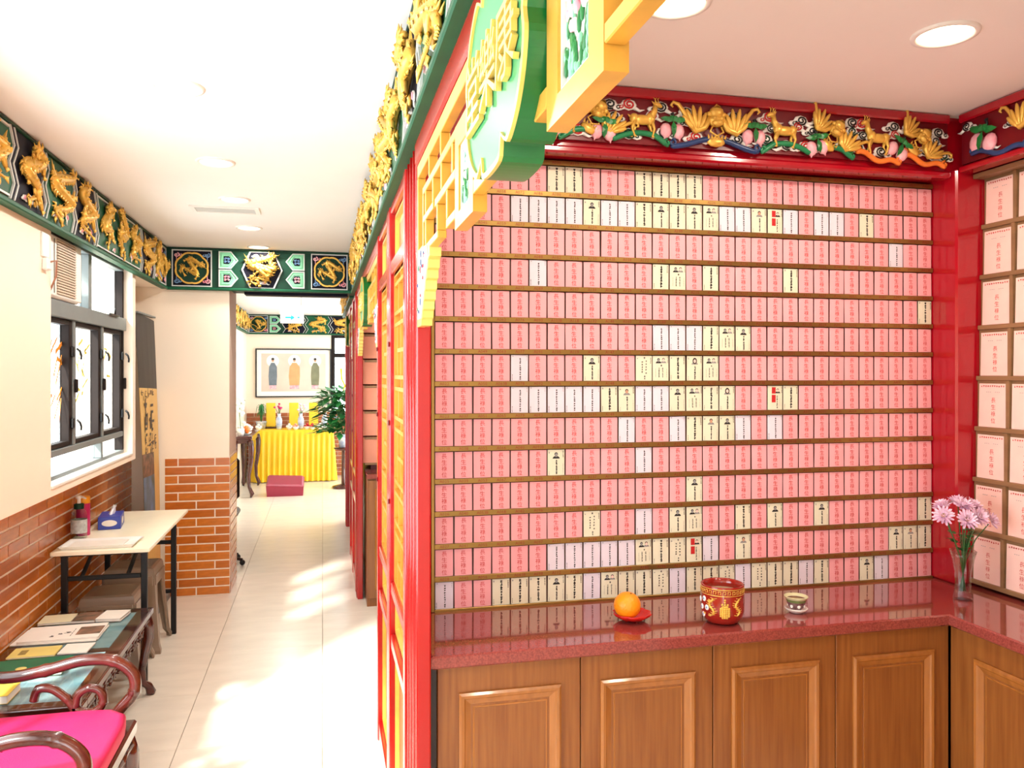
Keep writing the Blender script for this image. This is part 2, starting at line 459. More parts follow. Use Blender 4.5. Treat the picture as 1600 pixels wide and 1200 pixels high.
# brick wainscot: individual glazed bricks
CH = 1.055 / 16; BL = 0.265
def bricks_on(parent, axis, a0, a1, plane, out, first, z1=16, joined=None, start='hi', m=(M_brick, M_brick2), depth=0.012, cache={}):
    """courses of bricks from a0 to a1 along axis ('x' or 'y') at plane, standing out by out*depth; first: two offsets of the end joint"""
    L = parent_loc(parent)
    for r in range(z1):
        zc = r * CH + .004; e = [a1]
        p = a1 - first[r % 2]
        while p > a0 + .02: e.append(p); p -= BL
        e.append(a0)
        for k in range(len(e) - 1):
            hi, lo = e[k] - .0045, e[k + 1] + .0045
            if hi - lo < .01: continue
            w = hi - lo; z0, zz = zc, zc + CH - .0105
            if joined is not None:
                if axis == 'y': joined.box(min(plane, plane + out * depth), max(plane, plane + out * depth), lo, hi, z0, zz)
                else: joined.box(lo, hi, min(plane, plane + out * depth), max(plane, plane + out * depth), z0, zz)
                continue
            rb = random.random() < .4
            key = (axis, round(w, 3), rb, out)
            if key not in cache:
                mb = MB()
                if axis == 'y': mb.cbox(min(0, out * depth), max(0, out * depth), -w / 2, w / 2, 0, CH - .0105, .0008)
                else: mb.cbox(-w / 2, w / 2, min(0, out * depth), max(0, out * depth), 0, CH - .0105, .0008)
                cache[key] = mb.mesh('brick', m[1] if rb else m[0])
            c = (plane, (lo + hi) / 2, zc) if axis == 'y' else ((lo + hi) / 2, plane, zc)
            inst('brick', cache[key], parent, (c[0] - L[0], c[1] - L[1], c[2] - L[2]))
random.seed(3)
MB().box(XL, XL + .004, -3.2, 6.49, 0, .62).box(XL, XL + .004, W2[1], 6.49, .62, 1.125).build('grout_bed', M_grout, wl)
bricks_on(wl, 'y', 3.32, 6.486, XL + .0045, 1, (.16, .03), 17, depth=.0025)
jb = MB(); bricks_on(wl, 'y', -3.2, 3.32, XL + .0045, 1, (.11, .245), 9, joined=jb, depth=.0025)
jb.build('brick_courses', M_brick, wl, kind='stuff')
MB().cbox(XU - .04, XU + .006, 3.95, 5.515, 1.1805, 1.194, .003).build('window_sill', M_white, wl)

# pier at the end of the corridor
pier = S('wall_pier', MB().box(-1.56, -.70, 6.5, 7.0, 0, CZ), M_wall, 'cream pier above orange bricks at the corridor opening', 'wall')
MB().box(-1.166, -.696, 6.496, 6.5, 0, 1.058).box(-.70, -.696, 6.5, 7.0, 0, 1.058).build('grout_bed', M_grout, pier)
bricks_on(pier, 'x', -1.166, -.694, 6.4955, -1, (.245, .11), depth=.0025)
bricks_on(pier, 'y', 6.497, 6.995, -.6955, 1, (.13, .265), depth=.0025)
# wall beyond the pier, far wall, far right wall
S('wall_far_left', MB().box(-1.36, -1.2, 7.0, 13.75, 0, CZ), M_wall, 'pale cream side wall of the far altar room', 'wall')
b = MB().box(-1.36, .14, 13.6, 13.75, 0, CZ).box(.14, 1.3, 13.6, 13.75, 0, .95).box(.14, 1.3, 13.6, 13.75, 2.33, CZ).box(1.3, 2.8, 13.6, 13.75, 0, CZ)
wf = S('wall_far', b, M_wall, 'cream far wall with brown brick wainscot behind altar', 'wall')
MB().box(-1.2, 2.7, 13.594, 13.6, 0, 1.055).build('grout_bed', M_grout, wf)
jb = MB(); bricks_on(wf, 'x', -1.2, 2.7, 13.594, -1, (.2, .07), joined=jb)
jb.build('brick_courses', M_brickf, wf, kind='stuff')
b = MB().box(2.65, 2.8, 9.35, 9.8, 0, CZ).box(2.65, 2.8, 13.0, 13.75, 0, CZ).box(2.65, 2.8, 9.8, 13, 0, .3).box(2.65, 2.8, 9.8, 13, 2.5, CZ)
S('wall_far_right', b, M_wall, 'cream right wall of the far altar room', 'wall')
S('wall_far_near', MB().box(.32, 2.8, 9.3, 9.4, 0, CZ), M_wall, 'cream return wall beside the far screens', 'wall')
# behind the camera
b = MB().box(-1.6, -1.35, -3.2, -3.05, 0, CZ).box(.25, .4, -3.2, -3.05, 0, CZ).box(-1.35, .25, -3.2, -3.05, 2.4, CZ)
S('wall_entrance', b, M_wall, 'cream wall around the corridor entrance', 'wall')
S('wall_corridor_right', MB().box(.30, .45, -3.2, -.3, 0, CZ), M_wall, 'cream corridor wall before the card niche', 'wall')
# niche shell
S('wall_niche', MB().box(.34, 2.7, 2.722, 2.80, 0, NZ), M_dred, 'dark red wall behind the pink card rack', 'wall')
S('wall_niche_right', MB().box(2.566, 2.7, -.3, 2.722, 0, NZ), M_dred, 'dark red wall behind the large card rack', 'wall')
S('wall_niche_near', MB().box(.30, 2.7, -.4, -.3, 0, NZ), M_wall, 'cream near wall of the card niche', 'wall')
S('wall_between', MB().box(.296, 2.7, 2.80, 3.8, 0, CZ), M_wall, 'solid wall between two card niches', 'wall')
S('wall_niche_far', MB().box(.36, 2.7, 6.22, 9.3, 0, CZ), M_dred, 'dark wall at the end of the farther niche', 'wall')
S('wall_niche_far_back', MB().box(2.566, 2.7, 3.8, 6.22, 0, NZ), M_dred, 'dark back wall of the farther niche', 'wall')
# boxed lintel behind the left frieze, beam, lintel over partition
S('trim_1', MB().box(XL, -1.155, 5.60, 6.49, FB + .01, CZ), M_wall, 'cream soffit box at the end of the left frieze', 'trim')
S('trim_2', MB().box(-.70, .30, 6.50, 6.85, FB + .01, CZ), M_dgreen, 'dark green beam box across the corridor', 'trim')
b = MB().box(.27, .36, -3.0, 9.3, 2.345, CZ)
S('trim_3', b, M_dgreen, 'dark green fascia box above the red screens', 'trim')
b = MB().cbox(.249, .33, -.28, 2.225, 2.274, 2.345, .006)
S('trim_4', b, M_red, 'red lacquer beam over the golden lattice lintel', 'trim')
b = MB().cbox(.249, .33, 3.8, 6.1, 2.274, 2.345, .006).cbox(.249, .33, 7.66, 9.0, 2.274, 2.345, .006)
S('trim_5', b, M_red, 'red lacquer beam over the farther lattice lintels', 'trim')

# window 1: dark aluminium frames with three casements, top light and a pane with the air conditioner
XW = -1.25
win = thing('window_1', 'dark aluminium window with three casements and bright daylight', 'window', (XW, 4.75, 1.18), kind='structure')
def wb(name, y0, y1, z0, z1, x0=XW - .03, x1=XW + .02, m=M_framel, par=None, bev=.003):
    return MB().cbox(x0, x1, y0, y1, z0, z1, bev).build(name, m, par or win)
wb('frame_bottom', 3.95, 5.515, 1.1945, 1.215)
wb('frame_lower_rail', 3.95, 5.515, 1.302, 1.335)
wb('frame_transom', 3.95, 5.515, 1.968, 2.045, x1=XW + .035)
wb('frame_top', 3.95, 5.515, 2.345, 2.459)
wb('jamb', 3.95, 3.98, 1.215, 2.345, m=M_frame); wb('jamb', 5.485, 5.515, 1.215, 2.345, m=M_frame)
wb('mullion', 4.735, 4.79, 2.045, 2.345, m=M_framel)
for y in (4.46, 5.0): wb('mullion', y, y + .035, 1.335, 1.968, m=M_framel)
wb('mullion', 4.985, 5.02, 1.215, 1.302)
ys = [(3.983, 4.457), (4.498, 4.997), (5.038, 5.482)]
for a, c in ys:
    ca = thing('casement', None, None); ca.parent = win; ca.location = (0, a - 4.75, .155)
    def cb(n, y0, y1, z0, z1, m=M_frame):
        MB().cbox(XW - .032, XW + .014, y0, y1, z0, z1, .003).build(n, m, ca)
    cb('stile', a, a + .025, 1.338, 1.965); cb('stile', c - .045, c, 1.338, 1.965)
    cb('rail', a + .025, c - .045, 1.338, 1.362); cb('rail', a + .025, c - .045, 1.94, 1.965)
    MB().box(XW - .026, XW - .022, a + .025, c - .045, 1.362, 1.94).build('pane', M_pane, ca)
    MB().cbox(XW + .022, XW + .036, c + .004, c + .03, 1.60, 1.67, .004).build('hinge', M_frame, ca)
    for z in (1.42, 1.78):
        MB().cbox(XW + .0145, XW + .030, c - .03, c - .004, z, z + .055, .004).tube([(XW + .04, c - .018, z + .045), (XW + .055, c - .016, z + .03), (XW + .058, c - .004, z + .008), (XW + .055, c + .002, z - .01)], .006).build('latch', M_bmetal, ca)
MB().box(XW - .02, XW - .016, 4.79, 5.485, 2.045, 2.345).build('pane', M_pane, win)
MB().box(XW - .02, XW - .016, 3.98, 4.985, 1.215, 1.302).box(XW - .02, XW - .016, 5.02, 5.485, 1.215, 1.302).build('pane', M_pane, win)
MB().cbox(XW + .035, XW + .05, 5.08, 5.28, 2.04, 2.052, .003).tube([(XW + .045, 5.18, 2.05), (XW + .05, 5.17, 2.085)], .006).build('latch', M_bmetal, win)
def film(par, y0, y1, z0, z1, n, m, seed):
    rnd = random.Random(seed); mb = MB(); X = XW - .0215
    for i in range(n):
        y = y0 + (y1 - y0) * rnd.random(); z = z0 + (z1 - z0) * (i + .5) / n; a = rnd.uniform(-1.2, 1.2); l = rnd.uniform(.06, .14); w = rnd.uniform(.014, .03)
        p = [(y + l * math.cos(a) * t, z + l * math.sin(a) * t + .03 * math.sin(t * 3)) for t in (-.5, 0, .5)]
        for k in range(2):
            (ya, za), (yb, zb_) = p[k], p[k + 1]
            mb.prism([(ya, za - w / 2), (yb, zb_ - w * .3), (yb, zb_ + w * .3), (ya, za + w / 2)], X, X + .0015, 'x')
    mb.build('film_lettering', m, par)
cas = [c for c in win.children if c.name.startswith('casement')]
film(cas[0], 4.06, 4.40, 1.50, 1.86, 16, M_orstick, 2)
film(cas[1], 4.60, 4.86, 1.55, 1.88, 12, M_ylstick, 3)
film(cas[2], 5.12, 5.36, 1.6, 1.86, 8, M_ylstick, 4)
# window air conditioner in the upper left opening
ac = thing('air_conditioner', 'white window air conditioner with beige louvres under the left frieze', 'air conditioner', (XW, 4.35, 2.05))
MB().cbox(XW - .25, XW + .035, 3.985, 4.50, 2.05, 2.344, .008).build('body', M_acw, ac)
MB().cbox(XW + .035, XW + .048, 4.00, 4.49, 2.056, 2.338, .005).build('front_cover', M_acw, ac)
MB().box(XW + .0482, XW + .0492, 4.10, 4.38, 2.068, 2.326).build('grille_recess', M_acd, ac)
for i in range(20):
    z = 2.070 + i * .0128
    MB().box(XW + .0492, XW + .0545, 4.10, 4.38, z, z + .0078).build('louvre', M_acs, ac)
MB().tube([(XW + .05, 4.06, 2.07), (XW + .05, 4.06, 2.32)], .002, 5).build('cover_seam', M_acd, ac)
MB().box(XW - .02, XW - .016, 4.50, 4.735, 2.045, 2.345).build('pane', M_pane, win)
# far window
win2 = thing('window_2', 'dark framed window beside the altar with yellow lettering', 'window', (.7, 13.6, .95), kind='structure')
for (x0, x1, z0, z1) in ((.14, .2, .95, 2.33), (1.24, 1.3, .95, 2.33), (.2, 1.24, .95, 1.0), (.2, 1.24, 2.28, 2.33), (.2, 1.24, 1.96, 2.03)):
    MB().cbox(x0, x1, 13.59, 13.66, z0, z1, .004).build('frame_bar', M_frame, win2)
MB().box(.2, 1.24, 13.63, 13.634, 1.0, 1.96).box(.2, 1.24, 13.63, 13.634, 2.03, 2.28).build('pane', M_pane, win2)
mb = MB()
for p in ([(.30, 1.78), (.31, 1.6)], [(.31, 1.6), (.36, 1.5), (.33, 1.35)], [(.40, 1.78), (.44, 1.84)], [(.38, 1.68), (.42, 1.62)]):
    for k in range(len(p) - 1):
        (a, c), (d, e) = p[k], p[k + 1]
        mb.prism([(a - .016, c), (a + .016, c), (d + .016, e), (d - .016, e)], 13.622, 13.628, 'y')
mb.build('film_lettering', mat('yellow_film', (232, 214, 20), .5, var=.03), win2)
# near window frame (unseen left of camera, added to throw sun on the floor)
win3 = thing('window_3', 'wide dark framed window, unseen, added on the near left wall for sunlight', 'window', (XW, 1.7, .63), kind='structure')
for (y0, y1, z0, z1) in ((.3, .34, .63, 2.46), (3.26, 3.3, .63, 2.46), (.34, 3.26, .63, .67), (.34, 3.26, 2.42, 2.46), (1.76, 1.80, .67, 2.42)):
    MB().cbox(XW - .03, XW + .03, y0, y1, z0, z1, .003).build('frame_bar', M_frame, win3)
MB().box(XW - .004, XW, .34, 3.26, .67, 2.42).build('pane', M_pane, win3)

# ================================================================ main card rack
rack = thing('card_rack', 'tall card rack with fourteen rows and numbered brass rails', 'card rack', (1.345, Y0 + .03, CT))
MB().box(X0 - .006, X0 + 30 * CW + .004, Y0 + .022, Y0 + .048, CT + .001, ZT + .006).build('back_panel', M_rackback, rack)
MB().cbox(X0 - .0125, X0 - .001, Y0 - .004, Y0 + .022, CT + .001, ZT + .008, .0015).build('side_frame', M_brass, rack)
def cardnum(c, r):
    n = 15 + 14 * c + r
    return 'A%03dB' % (n - 1) if n % 10 == 4 else 'A%03d' % n
for r in range(15):
    z = ZT - r * CP
    mb = MB().cbox(X0 - .0008, X0 + 30 * CW, Y0 - .003, Y0 + .022, z - .0088, z + .0082, .001)
    if r < 14:
        for c in range(30):
            mb.text(cardnum(c, r), (X0 + (c + .5) * CW, Y0 - .0034, z), (1, 0, 0), (0, 0, 1), .0100, 1, adv=.8)
    mb.build('brass_rail', [M_brass, mat('rail_number_red', (150, 52, 30), .6, var=.05) if 'rail_number_red' not in MATS else MATS['rail_number_red']], rack)
mb = MB()
for c in range(1, 30):
    mb.box(X0 + c * CW - .0008, X0 + c * CW + .0008, Y0 + .008, Y0 + .0215, CT + .008, ZT - .008)
mb.build('divider_strips', M_rackback, rack, kind='stuff')

# cards: local origin at the bottom centre, face towards -y
CWD, CHT = .0516, .0765; CS = 1.166     # card faces are drawn at this scale
def card_base(m_i=0, curl=.0016):
    mb = MB(); n = 4; v = []
    for i in range(n + 1):
        x = -CWD / 2 + CWD * i / n; y = curl * (1 - (2 * i / n - 1) ** 2) * -1
        v += [(x, y, 0), (x, y, CHT), (x, y + .0012, 0), (x, y + .0012, CHT)]
    f = []
    for i in range(n):
        a, c = i * 4, i * 4 + 4
        f += [(a, c, c + 1, a + 1), (a + 2, a + 3, c + 3, c + 2), (a + 1, c + 1, c + 3, a + 3), (a, a + 2, c + 2, c)]
    f += [(0, 1, 3, 2), (n * 4, n * 4 + 2, n * 4 + 3, n * 4 + 1)]
    mb.add(v, f, 0); return mb
YF = -.0021
def marks(mb, x, z1, z0, size, n, mi, rnd):
    """a column of small brush characters"""
    for i in range(n):
        z = z1 + (z0 - z1) * (i / max(1, n - 1)); w = size
        for k in range(2):
            zz = z + (rnd.random() - .5) * size * .9; ww = w * rnd.uniform(.5, 1.0); hh = size * rnd.uniform(.24, .36)
            mb.add([(x - ww / 2, YF, zz - hh / 2), (x + ww / 2, YF, zz - hh / 2), (x + ww / 2, YF, zz + hh / 2), (x - ww / 2, YF, zz + hh / 2)], [(0, 1, 2, 3)], mi)
        hh = size * rnd.uniform(.5, .95); ww = size * rnd.uniform(.3, .45); xo = x + (rnd.random() - .5) * size * .4
        mb.add([(xo - ww / 2, YF, z - hh / 2), (xo + ww / 2, YF, z - hh / 2), (xo + ww / 2, YF, z + hh / 2), (xo - ww / 2, YF, z + hh / 2)], [(0, 1, 2, 3)], mi)
def disc(mb, x, z, rx, rz, mi, y=YF, n=10, a0=0, a1=2 * PI):
    mb.add([(x + rx * math.cos(a0 + (a1 - a0) * k / n), y, z + rz * math.sin(a0 + (a1 - a0) * k / n)) for k in range(n + (0 if a1 - a0 > 6.2 else 1))], [list(range(n + (0 if a1 - a0 > 6.2 else 1)))], mi)
def bust(mb, x, z, s, face, hair, cloth, longhair=False):
    disc(mb, x, z - s * .95, s * 1.05, s * .75, cloth, YF + .0003, 10, 0, PI)
    if longhair: disc(mb, x, z + s * .1, s * .72, s * .95, hair, YF + .0002)
    else: disc(mb, x, z + s * .3, s * .52, s * .55, hair, YF + .0002)
    disc(mb, x, z + s * .05, s * .42, s * .55, face, YF - .0001)
CM = {}
# pink card: four coral characters
mb = card_base()
for i, ch in enumerate('長生祿位'):
    mb.glyph(ch, (.0, YF, CHT * (.845 - .232 * i)), (1, 0, 0), (0, 0, 1), .0150 if i != 2 else .0156, 1)
CM['P'] = [mb.shift((0, 0, 0), CS).mesh('pink_card', [M_pinkpaper, M_pinkink])]
def white(kind, paper, seed):
    rnd = random.Random(seed); mb = card_base(0, .0012)
    MI = {'ink': 1, 'grey': 2, 'skin': 3, 'red': 4, 'lt': 5}
    k = kind
    if k == 'W':
        marks(mb, .0015, .066, .006, .0052, 10, 1, rnd); marks(mb, .0215, .072, .063, .0028, 3, 2, rnd)
        marks(mb, -.0225, .018, .004, .0024, 5, 1, rnd); marks(mb, -.021, .073, .071, .0035, 1, 2, rnd)
    elif k == 'C':
        n = rnd.choice((8, 9, 11)); marks(mb, .001, .069, .008, .0074, n, 1, rnd); marks(mb, .021, .070, .052, .0036, 5, 1, rnd)
        marks(mb, -.0215, .070, .068, .005, 1, 2, rnd); marks(mb, -.0225, .016, .005, .0025, 4, 1, rnd)
    elif k in ('S', 'K', 'L'):
        bust(mb, 0, .060, .0105, 3 if k == 'K' else (5 if k == 'L' else 2), 1, 1 if k == 'S' else 2, longhair=(k == 'L'))
        marks(mb, .001, .044, .006, .0055, 8, 1, rnd); marks(mb, .0205, .034, .006, .0022, 9, 2, rnd)
        marks(mb, .0215, .072, .056, .0032, 5, 1, rnd); marks(mb, -.0215, .068, .067, .005, 1, 2, rnd); marks(mb, -.0215, .012, .004, .0024, 3, 2, rnd)
    elif k == 'D':
        bust(mb, -.0075, .062, .0088, 2, 1, 1); bust(mb, .0085, .0625, .0088, 5, 1, 2)
        for x in (-.006, .006): marks(mb, x, .038, .012, .0042, 6, 1, rnd)
        for x in (-.017, .019): marks(mb, x, .036, .012, .0020, 9, 2, rnd)
        marks(mb, .0015, .046, .045, .0055, 1, 1, rnd); marks(mb, .0225, .072, .056, .0030, 5, 1, rnd)
    elif k == 'T':
        marks(mb, -.006, .058, .026, .005, 5, 1, rnd); marks(mb, .0065, .060, .024, .005, 5, 1, rnd)
        marks(mb, .001, .070, .069, .0055, 1, 1, rnd); marks(mb, .002, .014, .006, .005, 2, 1, rnd); marks(mb, .0215, .070, .055, .003, 5, 1, rnd); marks(mb, -.0215, .068, .067, .005, 1, 2, rnd)
    elif k == 'R':
        for z in (.052, .024):
            h = .021 if z > .04 else .025
            mb.add([(-.0125, YF, z), (.001, YF, z), (.001, YF, z + h * .95), (-.0125, YF, z + h * .95)], [(0, 1, 2, 3)], 4)
        bust(mb, .0085, .061, .0085, 5, 1, 1); marks(mb, .0065, .044, .008, .0045, 7, 1, rnd); marks(mb, .0225, .072, .056, .003, 5, 1, rnd); marks(mb, .016, .036, .014, .002, 7, 2, rnd)
    return mb.shift((0, 0, 0), CS).mesh('white_card', [paper, M_ink, M_grey, M_skin, M_redsq, M_palepink])
CM['W'] = [white('W', M_lav, i) for i in range(3)]
CM['C'] = [white('C', M_cream, 10 + i) for i in range(4)]
CM['S'] = [white('S', M_cream, 20 + i) for i in range(3)]
CM['K'] = [white('K', M_cream, 25)]
CM['L'] = [white('L', M_cream, 28)]
CM['D'] = [white('D', M_cream, 30 + i) for i in range(2)]
CM['T'] = [white('T', M_cream, 40 + i) for i in range(2)]
CM['R'] = [white('R', M_cream, 50)]
rows = ['PPPPPPCCPPPCCCCPPPPPPPPPPPPPPP',
        'PPPPWWWWSWWCSCSDWWKRWPWWPCPPPP',
        'PPPPPPPPPPPPPPPPPPPPPPPPPPPWPP',
        'PPPPPWPPPPPPCDPCPPPPCPPPPPPPPP',
        'PPPPPPPPPPPPPPPPPPPPPPPPPPPPPC',
        'PPPPPPPPPPPPWWWCDSPPPPPPPPPPPP',
        'PPPPWPPPSPPTDCLDPPPPPPPPPPPPPP',
        'PPPPWWWWWCKWWSDCLPPRCPPPPPPPPP',
        'PPPPPPPPPPWPPWCKSWPWPPPPPPPPPP',
        'PPPPPPSPPPPWPPPPPPPPPPPPPPPPPP',
        'PPPPPPPPPPPPPPSPPPPPPPPPPPPPPP',
        'PPPPPPPPTPPWPSDPPCPSPPSPPPPPPC',
        'PPPPPPWWWWWDCTRWPKPPPPPPPPPSKC',
        'WPPCCCSCWDCCTWCCTWTCCWCPPSWPPP']
KD = {'P': 'pink card with four coral characters', 'W': 'white card with a thin black text column', 'C': 'cream card with a bold black text column',
      'S': 'cream card with a black and white portrait', 'K': 'cream card with a coloured portrait', 'L': 'cream card with a long-haired portrait',
      'D': 'cream card with two portraits', 'T': 'cream card with scattered columns of text', 'R': 'cream card with two red squares'}
rnd = random.Random(5)
for r, row in enumerate(rows):
    for c, k in enumerate(row):
        me = rnd.choice(CM[k])
        o = bpy.data.objects.new('pink_card' if k == 'P' else 'white_card', me); col.objects.link(o)
        o.location = (X0 + (c + .5) * CW + rnd.uniform(-.0005, .0005), Y0 + .004, ZT - (r + 1) * CP + .0086)
        o.rotation_euler = (rnd.uniform(-.012, .004), rnd.uniform(-.008, .008), rnd.uniform(-.03, .03))
        side = ('%s from the left' % ORD[c] if c else 'leftmost') if c < 15 else ('%s from the right' % ORD[29 - c] if c < 29 else 'rightmost')
        rw = ('%s row' % ORD[r] if r else 'top row') if r < 13 else 'bottom row'
        tag(o, '%s, %s, %s' % (KD[k], rw, side), 'card', 'cards on the main rack')

# ================================================================ right-hand rack, stepped outwards towards the counter
rr = thing('large_card_rack', 'stepped rack of large pale pink cards on the right wall', 'card rack', (2.50, 1.3, CT))
RP = .1909
def bigcard(paper, w=.106, h=.139, lean=0):
    mb = MB().cbox(-w / 2, w / 2, 0, .0012, 0, h, .0004)
    rnd = random.Random(4)
    for k in range(11):
        x = -w * .40 + k * w * .08
        for _ in range(3):
            a = rnd.uniform(-.002, .002); z = h * .94 + a; q = rnd.uniform(.0015, .0033)
            mb.add([(x - q, -.0003, z - .0008), (x + q, -.0003, z - .0008), (x + q, -.0003, z + .0008), (x - q, -.0003, z + .0008)], [(0, 1, 2, 3)], 1)
        mb.add([(x - .0006, -.0003, h * .94 - .003), (x + .0006, -.0003, h * .94 - .003), (x + .0006, -.0003, h * .94 + .003), (x - .0006, -.0003, h * .94 + .003)], [(0, 1, 2, 3)], 1)
    for x in (-.022, -.015, -.008, .012, .019, .026):
        mb.add([(x - .002, -.0003, h * .80), (x + .002, -.0003, h * .80), (x + .002, -.0003, h * .812), (x - .002, -.0003, h * .812)], [(0, 1, 2, 3)], 2)
    for i, ch in enumerate('長生祿位'):
        mb.glyph(ch, (.004, -.0003, h * (.62 - .155 * i)), (1, 0, 0), (0, 0, 1), .0165, 1)
    return mb.shift((0, 0, 0), CS).mesh('large_card', [paper, M_redink, M_grey])
BM = bigcard(M_palepink)
NC = 4
for r in range(8):
    xf = 2.440 - .0079 * r
    zt = 2.4357 - RP * r; zb = zt - RP
    MB().cbox(xf - .005, 2.565, 1.94, 2.543, zb + .0005, zb + .0175, .002).build('shelf', M_shelfw, rr)
    MB().box(xf + .012, xf + .02, 1.94, 2.543, zb + .0175, zt).build('back_board', M_shelfw, rr)
    for c in range(NC):
        yc = 2.468 - .1475 * c
        o = bpy.data.objects.new('large_card', BM); col.objects.link(o)
        o.location = (xf + .0035, yc, zb + .0178); o.rotation_euler = (math.radians(-1.2), 0, -PI / 2)
        rw = ('%s row' % ORD[r] if r else 'top row') if r < 7 else 'bottom row'
        tag(o, 'large pale pink card on right rack, %s, %s' % (rw, 'beside the red corner post' if c == 0 else '%s from the corner post' % ORD[c]), 'card', 'large cards on the right rack')
        if c: MB().box(xf - .002, xf + .012, yc + .0738 - .007, yc + .0738 + .007, zb + .0175, zt).build('divider', M_shelfw, rr)
MB().box(2.40, 2.565, 1.94, 2.543, 2.4357, 2.452).build('top_rail', M_shelfw, rr)

# corner post and near post
MB().cbox(2.327, 2.565, 2.545, 2.72, CT + .0005, 2.472, .007).build('corner_post', M_pillar, label='glossy crimson corner post between the two card racks', cat='post')
def red_post(name, y0, y1, label, x1=.2955, z1=2.345):
    t = thing(name, label, 'post', ((XP + x1) / 2, (y0 + y1) / 2, 0))
    MB().cbox(XP, x1, y0, y1, 0, z1, .004).build('shaft', M_red, t)
    mb = MB()
    for y in (y0 + .05, (y0 + y1) / 2, y1 - .05):
        mb.tube([(XP + .001, y, 0.0), (XP + .001, y, z1)], .007, 6)
    mb.build('bead', M_red, t)
    return t
red_post('red_post', 2.228, 2.478, 'tall red lacquer post at the left edge of the card rack')

# ================================================================ counter and cabinets
mb = MB()
L_poly = [(.298, 2.245), (2.023, 2.245), (2.023, -.29), (2.563, -.29), (2.563, 2.72), (.298, 2.72)]
def inset(poly, d):
    (a, b_), (c, _), (_, e), (f, _), (_, g), _ = poly
    return [(a + d, b_ + d), (c + d, b_ + d), (c + d, e + d), (f - d, e + d), (f - d, g - d), (a + d, g - d)]
loops = [(inset(L_poly, .006), CT - .0385), (inset(L_poly, 0.), CT - .033), (inset(L_poly, 0.), CT - .005), (inset(L_poly, .005), CT)]
v = [(x, y, z) for L, z in loops for x, y in L]
f = [[i * 6 + k, i * 6 + (k + 1) % 6, i * 6 + 6 + (k + 1) % 6, i * 6 + 6 + k] for i in range(3) for k in range(6)] + [list(range(6))[::-1], [18 + k for k in range(6)]]
mb.add(v, f); mb.build('granite_worktop', M_gran, label='polished red granite worktop running along both card racks', cat='worktop')
DX = [.3195, .750, 1.182, 1.616, 2.049]
ZC = CT - .0395
def cabinet(i, label):
    """unit facing -y between DX[i] and DX[i+1]"""
    a, c = DX[i], DX[i + 1]
    t = thing('cabinet', label, 'cabinet', ((a + c) / 2, 2.5, 0), group='cabinets below the worktop')
    MB().box(a + .001, c - .001, 2.298, 2.718, .08, ZC - .001).box(a + .001, c - .001, 2.33, 2.718, 0, .08).build('body', M_wood, t)
    door(t, a, c)
def rect_mould(a0, a1, b0, b1, d, o):
    """loops of a raised picture-frame moulding around a fielded panel; d front plane, o outward sign"""
    P = [(0, 0), (0, .007), (.007, .012), (.015, .0105), (.019, .006), (.040, -.002), (.043, .001), (.047, .0005)]
    return [(a0 + p, a1 - p, b0 + p, b1 - p, d + o * h) for p, h in P]
def door(t, a, c):
    d = MB().cbox(a + .0015, c - .0015, 2.274, 2.297, .085, ZC - .004, .0015).build('door', M_wood, t)
    mm = .062
    MB().loft(rect_mould(a + mm, c - mm, .16, ZC - .08, 2.2739, -1)).build('panel_moulding', [M_woodm], d)
    MB().box(a + mm + .047, c - mm - .047, 2.2727, 2.2739, .207, ZC - .127).build('panel', M_wood, d)
for i, s_ in enumerate(('honey wood cabinet beside the red post, leftmost below the worktop', 'honey wood cabinet below the orange, second from the post',
                        'honey wood cabinet below the red incense pot and teacup', 'honey wood cabinet in the corner, rightmost facing the viewer')):
    cabinet(i, s_)
YD = [2.2715, 1.63, 1.03, .43, -.17]
for i in range(4):
    c, a = YD[i], YD[i + 1]
    t = thing('cabinet', ('honey wood cabinet turning the corner under the flower vase', 'honey wood cabinet on the right run, second from the corner', 'honey wood cabinet on the right run, third from the corner', 'honey wood cabinet on the right run, fourth from the corner')[i], 'cabinet', (2.3, (a + c) / 2, 0), group='cabinets below the worktop')
    MB().box(2.078, 2.56, a + .001, c - .001, .08, ZC - .001).box(2.11, 2.56, a + .001, c - .001, 0, .08).build('body', M_wood, t)
    d = MB().cbox(2.052, 2.076, a + .0015, c - .0015, .085, ZC - .004, .0015).build('door', M_wood, t)
    MB().loft(rect_mould(a + .062, c - (.105 if i == 0 else .07), .16, ZC - .08, 2.0519, -1), axis='x').build('panel_moulding', M_woodm, d)
    MB().box(2.0507, 2.0519, a + .109, c - (.152 if i == 0 else .117), .207, ZC - .127).build('panel', M_wood, d)
MB().box(.300, .3185, 2.285, 2.718, .0, ZC - .001).build('filler_strip', mat('dark_filler', (52, 40, 36), .6, var=.1), label='narrow dark filler strip between post and first cabinet', cat='filler strip')

# ================================================================ carved frieze of the niche
mb = MB().box(.30, 2.563, 2.583, 2.72, 2.446, NZ)
mb.cbox(.30, 2.326, 2.565, 2.618, 2.440, 2.466, .007)
S('trim_6', mb, M_pillar, 'red lacquer beam above the pink card rack', 'trim')
mb = MB().box(2.366, 2.563, -.29, 2.543, 2.475, NZ).cbox(2.33, 2.40, -.29, 2.543, 2.455, 2.476, .006)
S('trim_7', mb, M_pillar, 'red lacquer beam above the right card rack', 'trim')

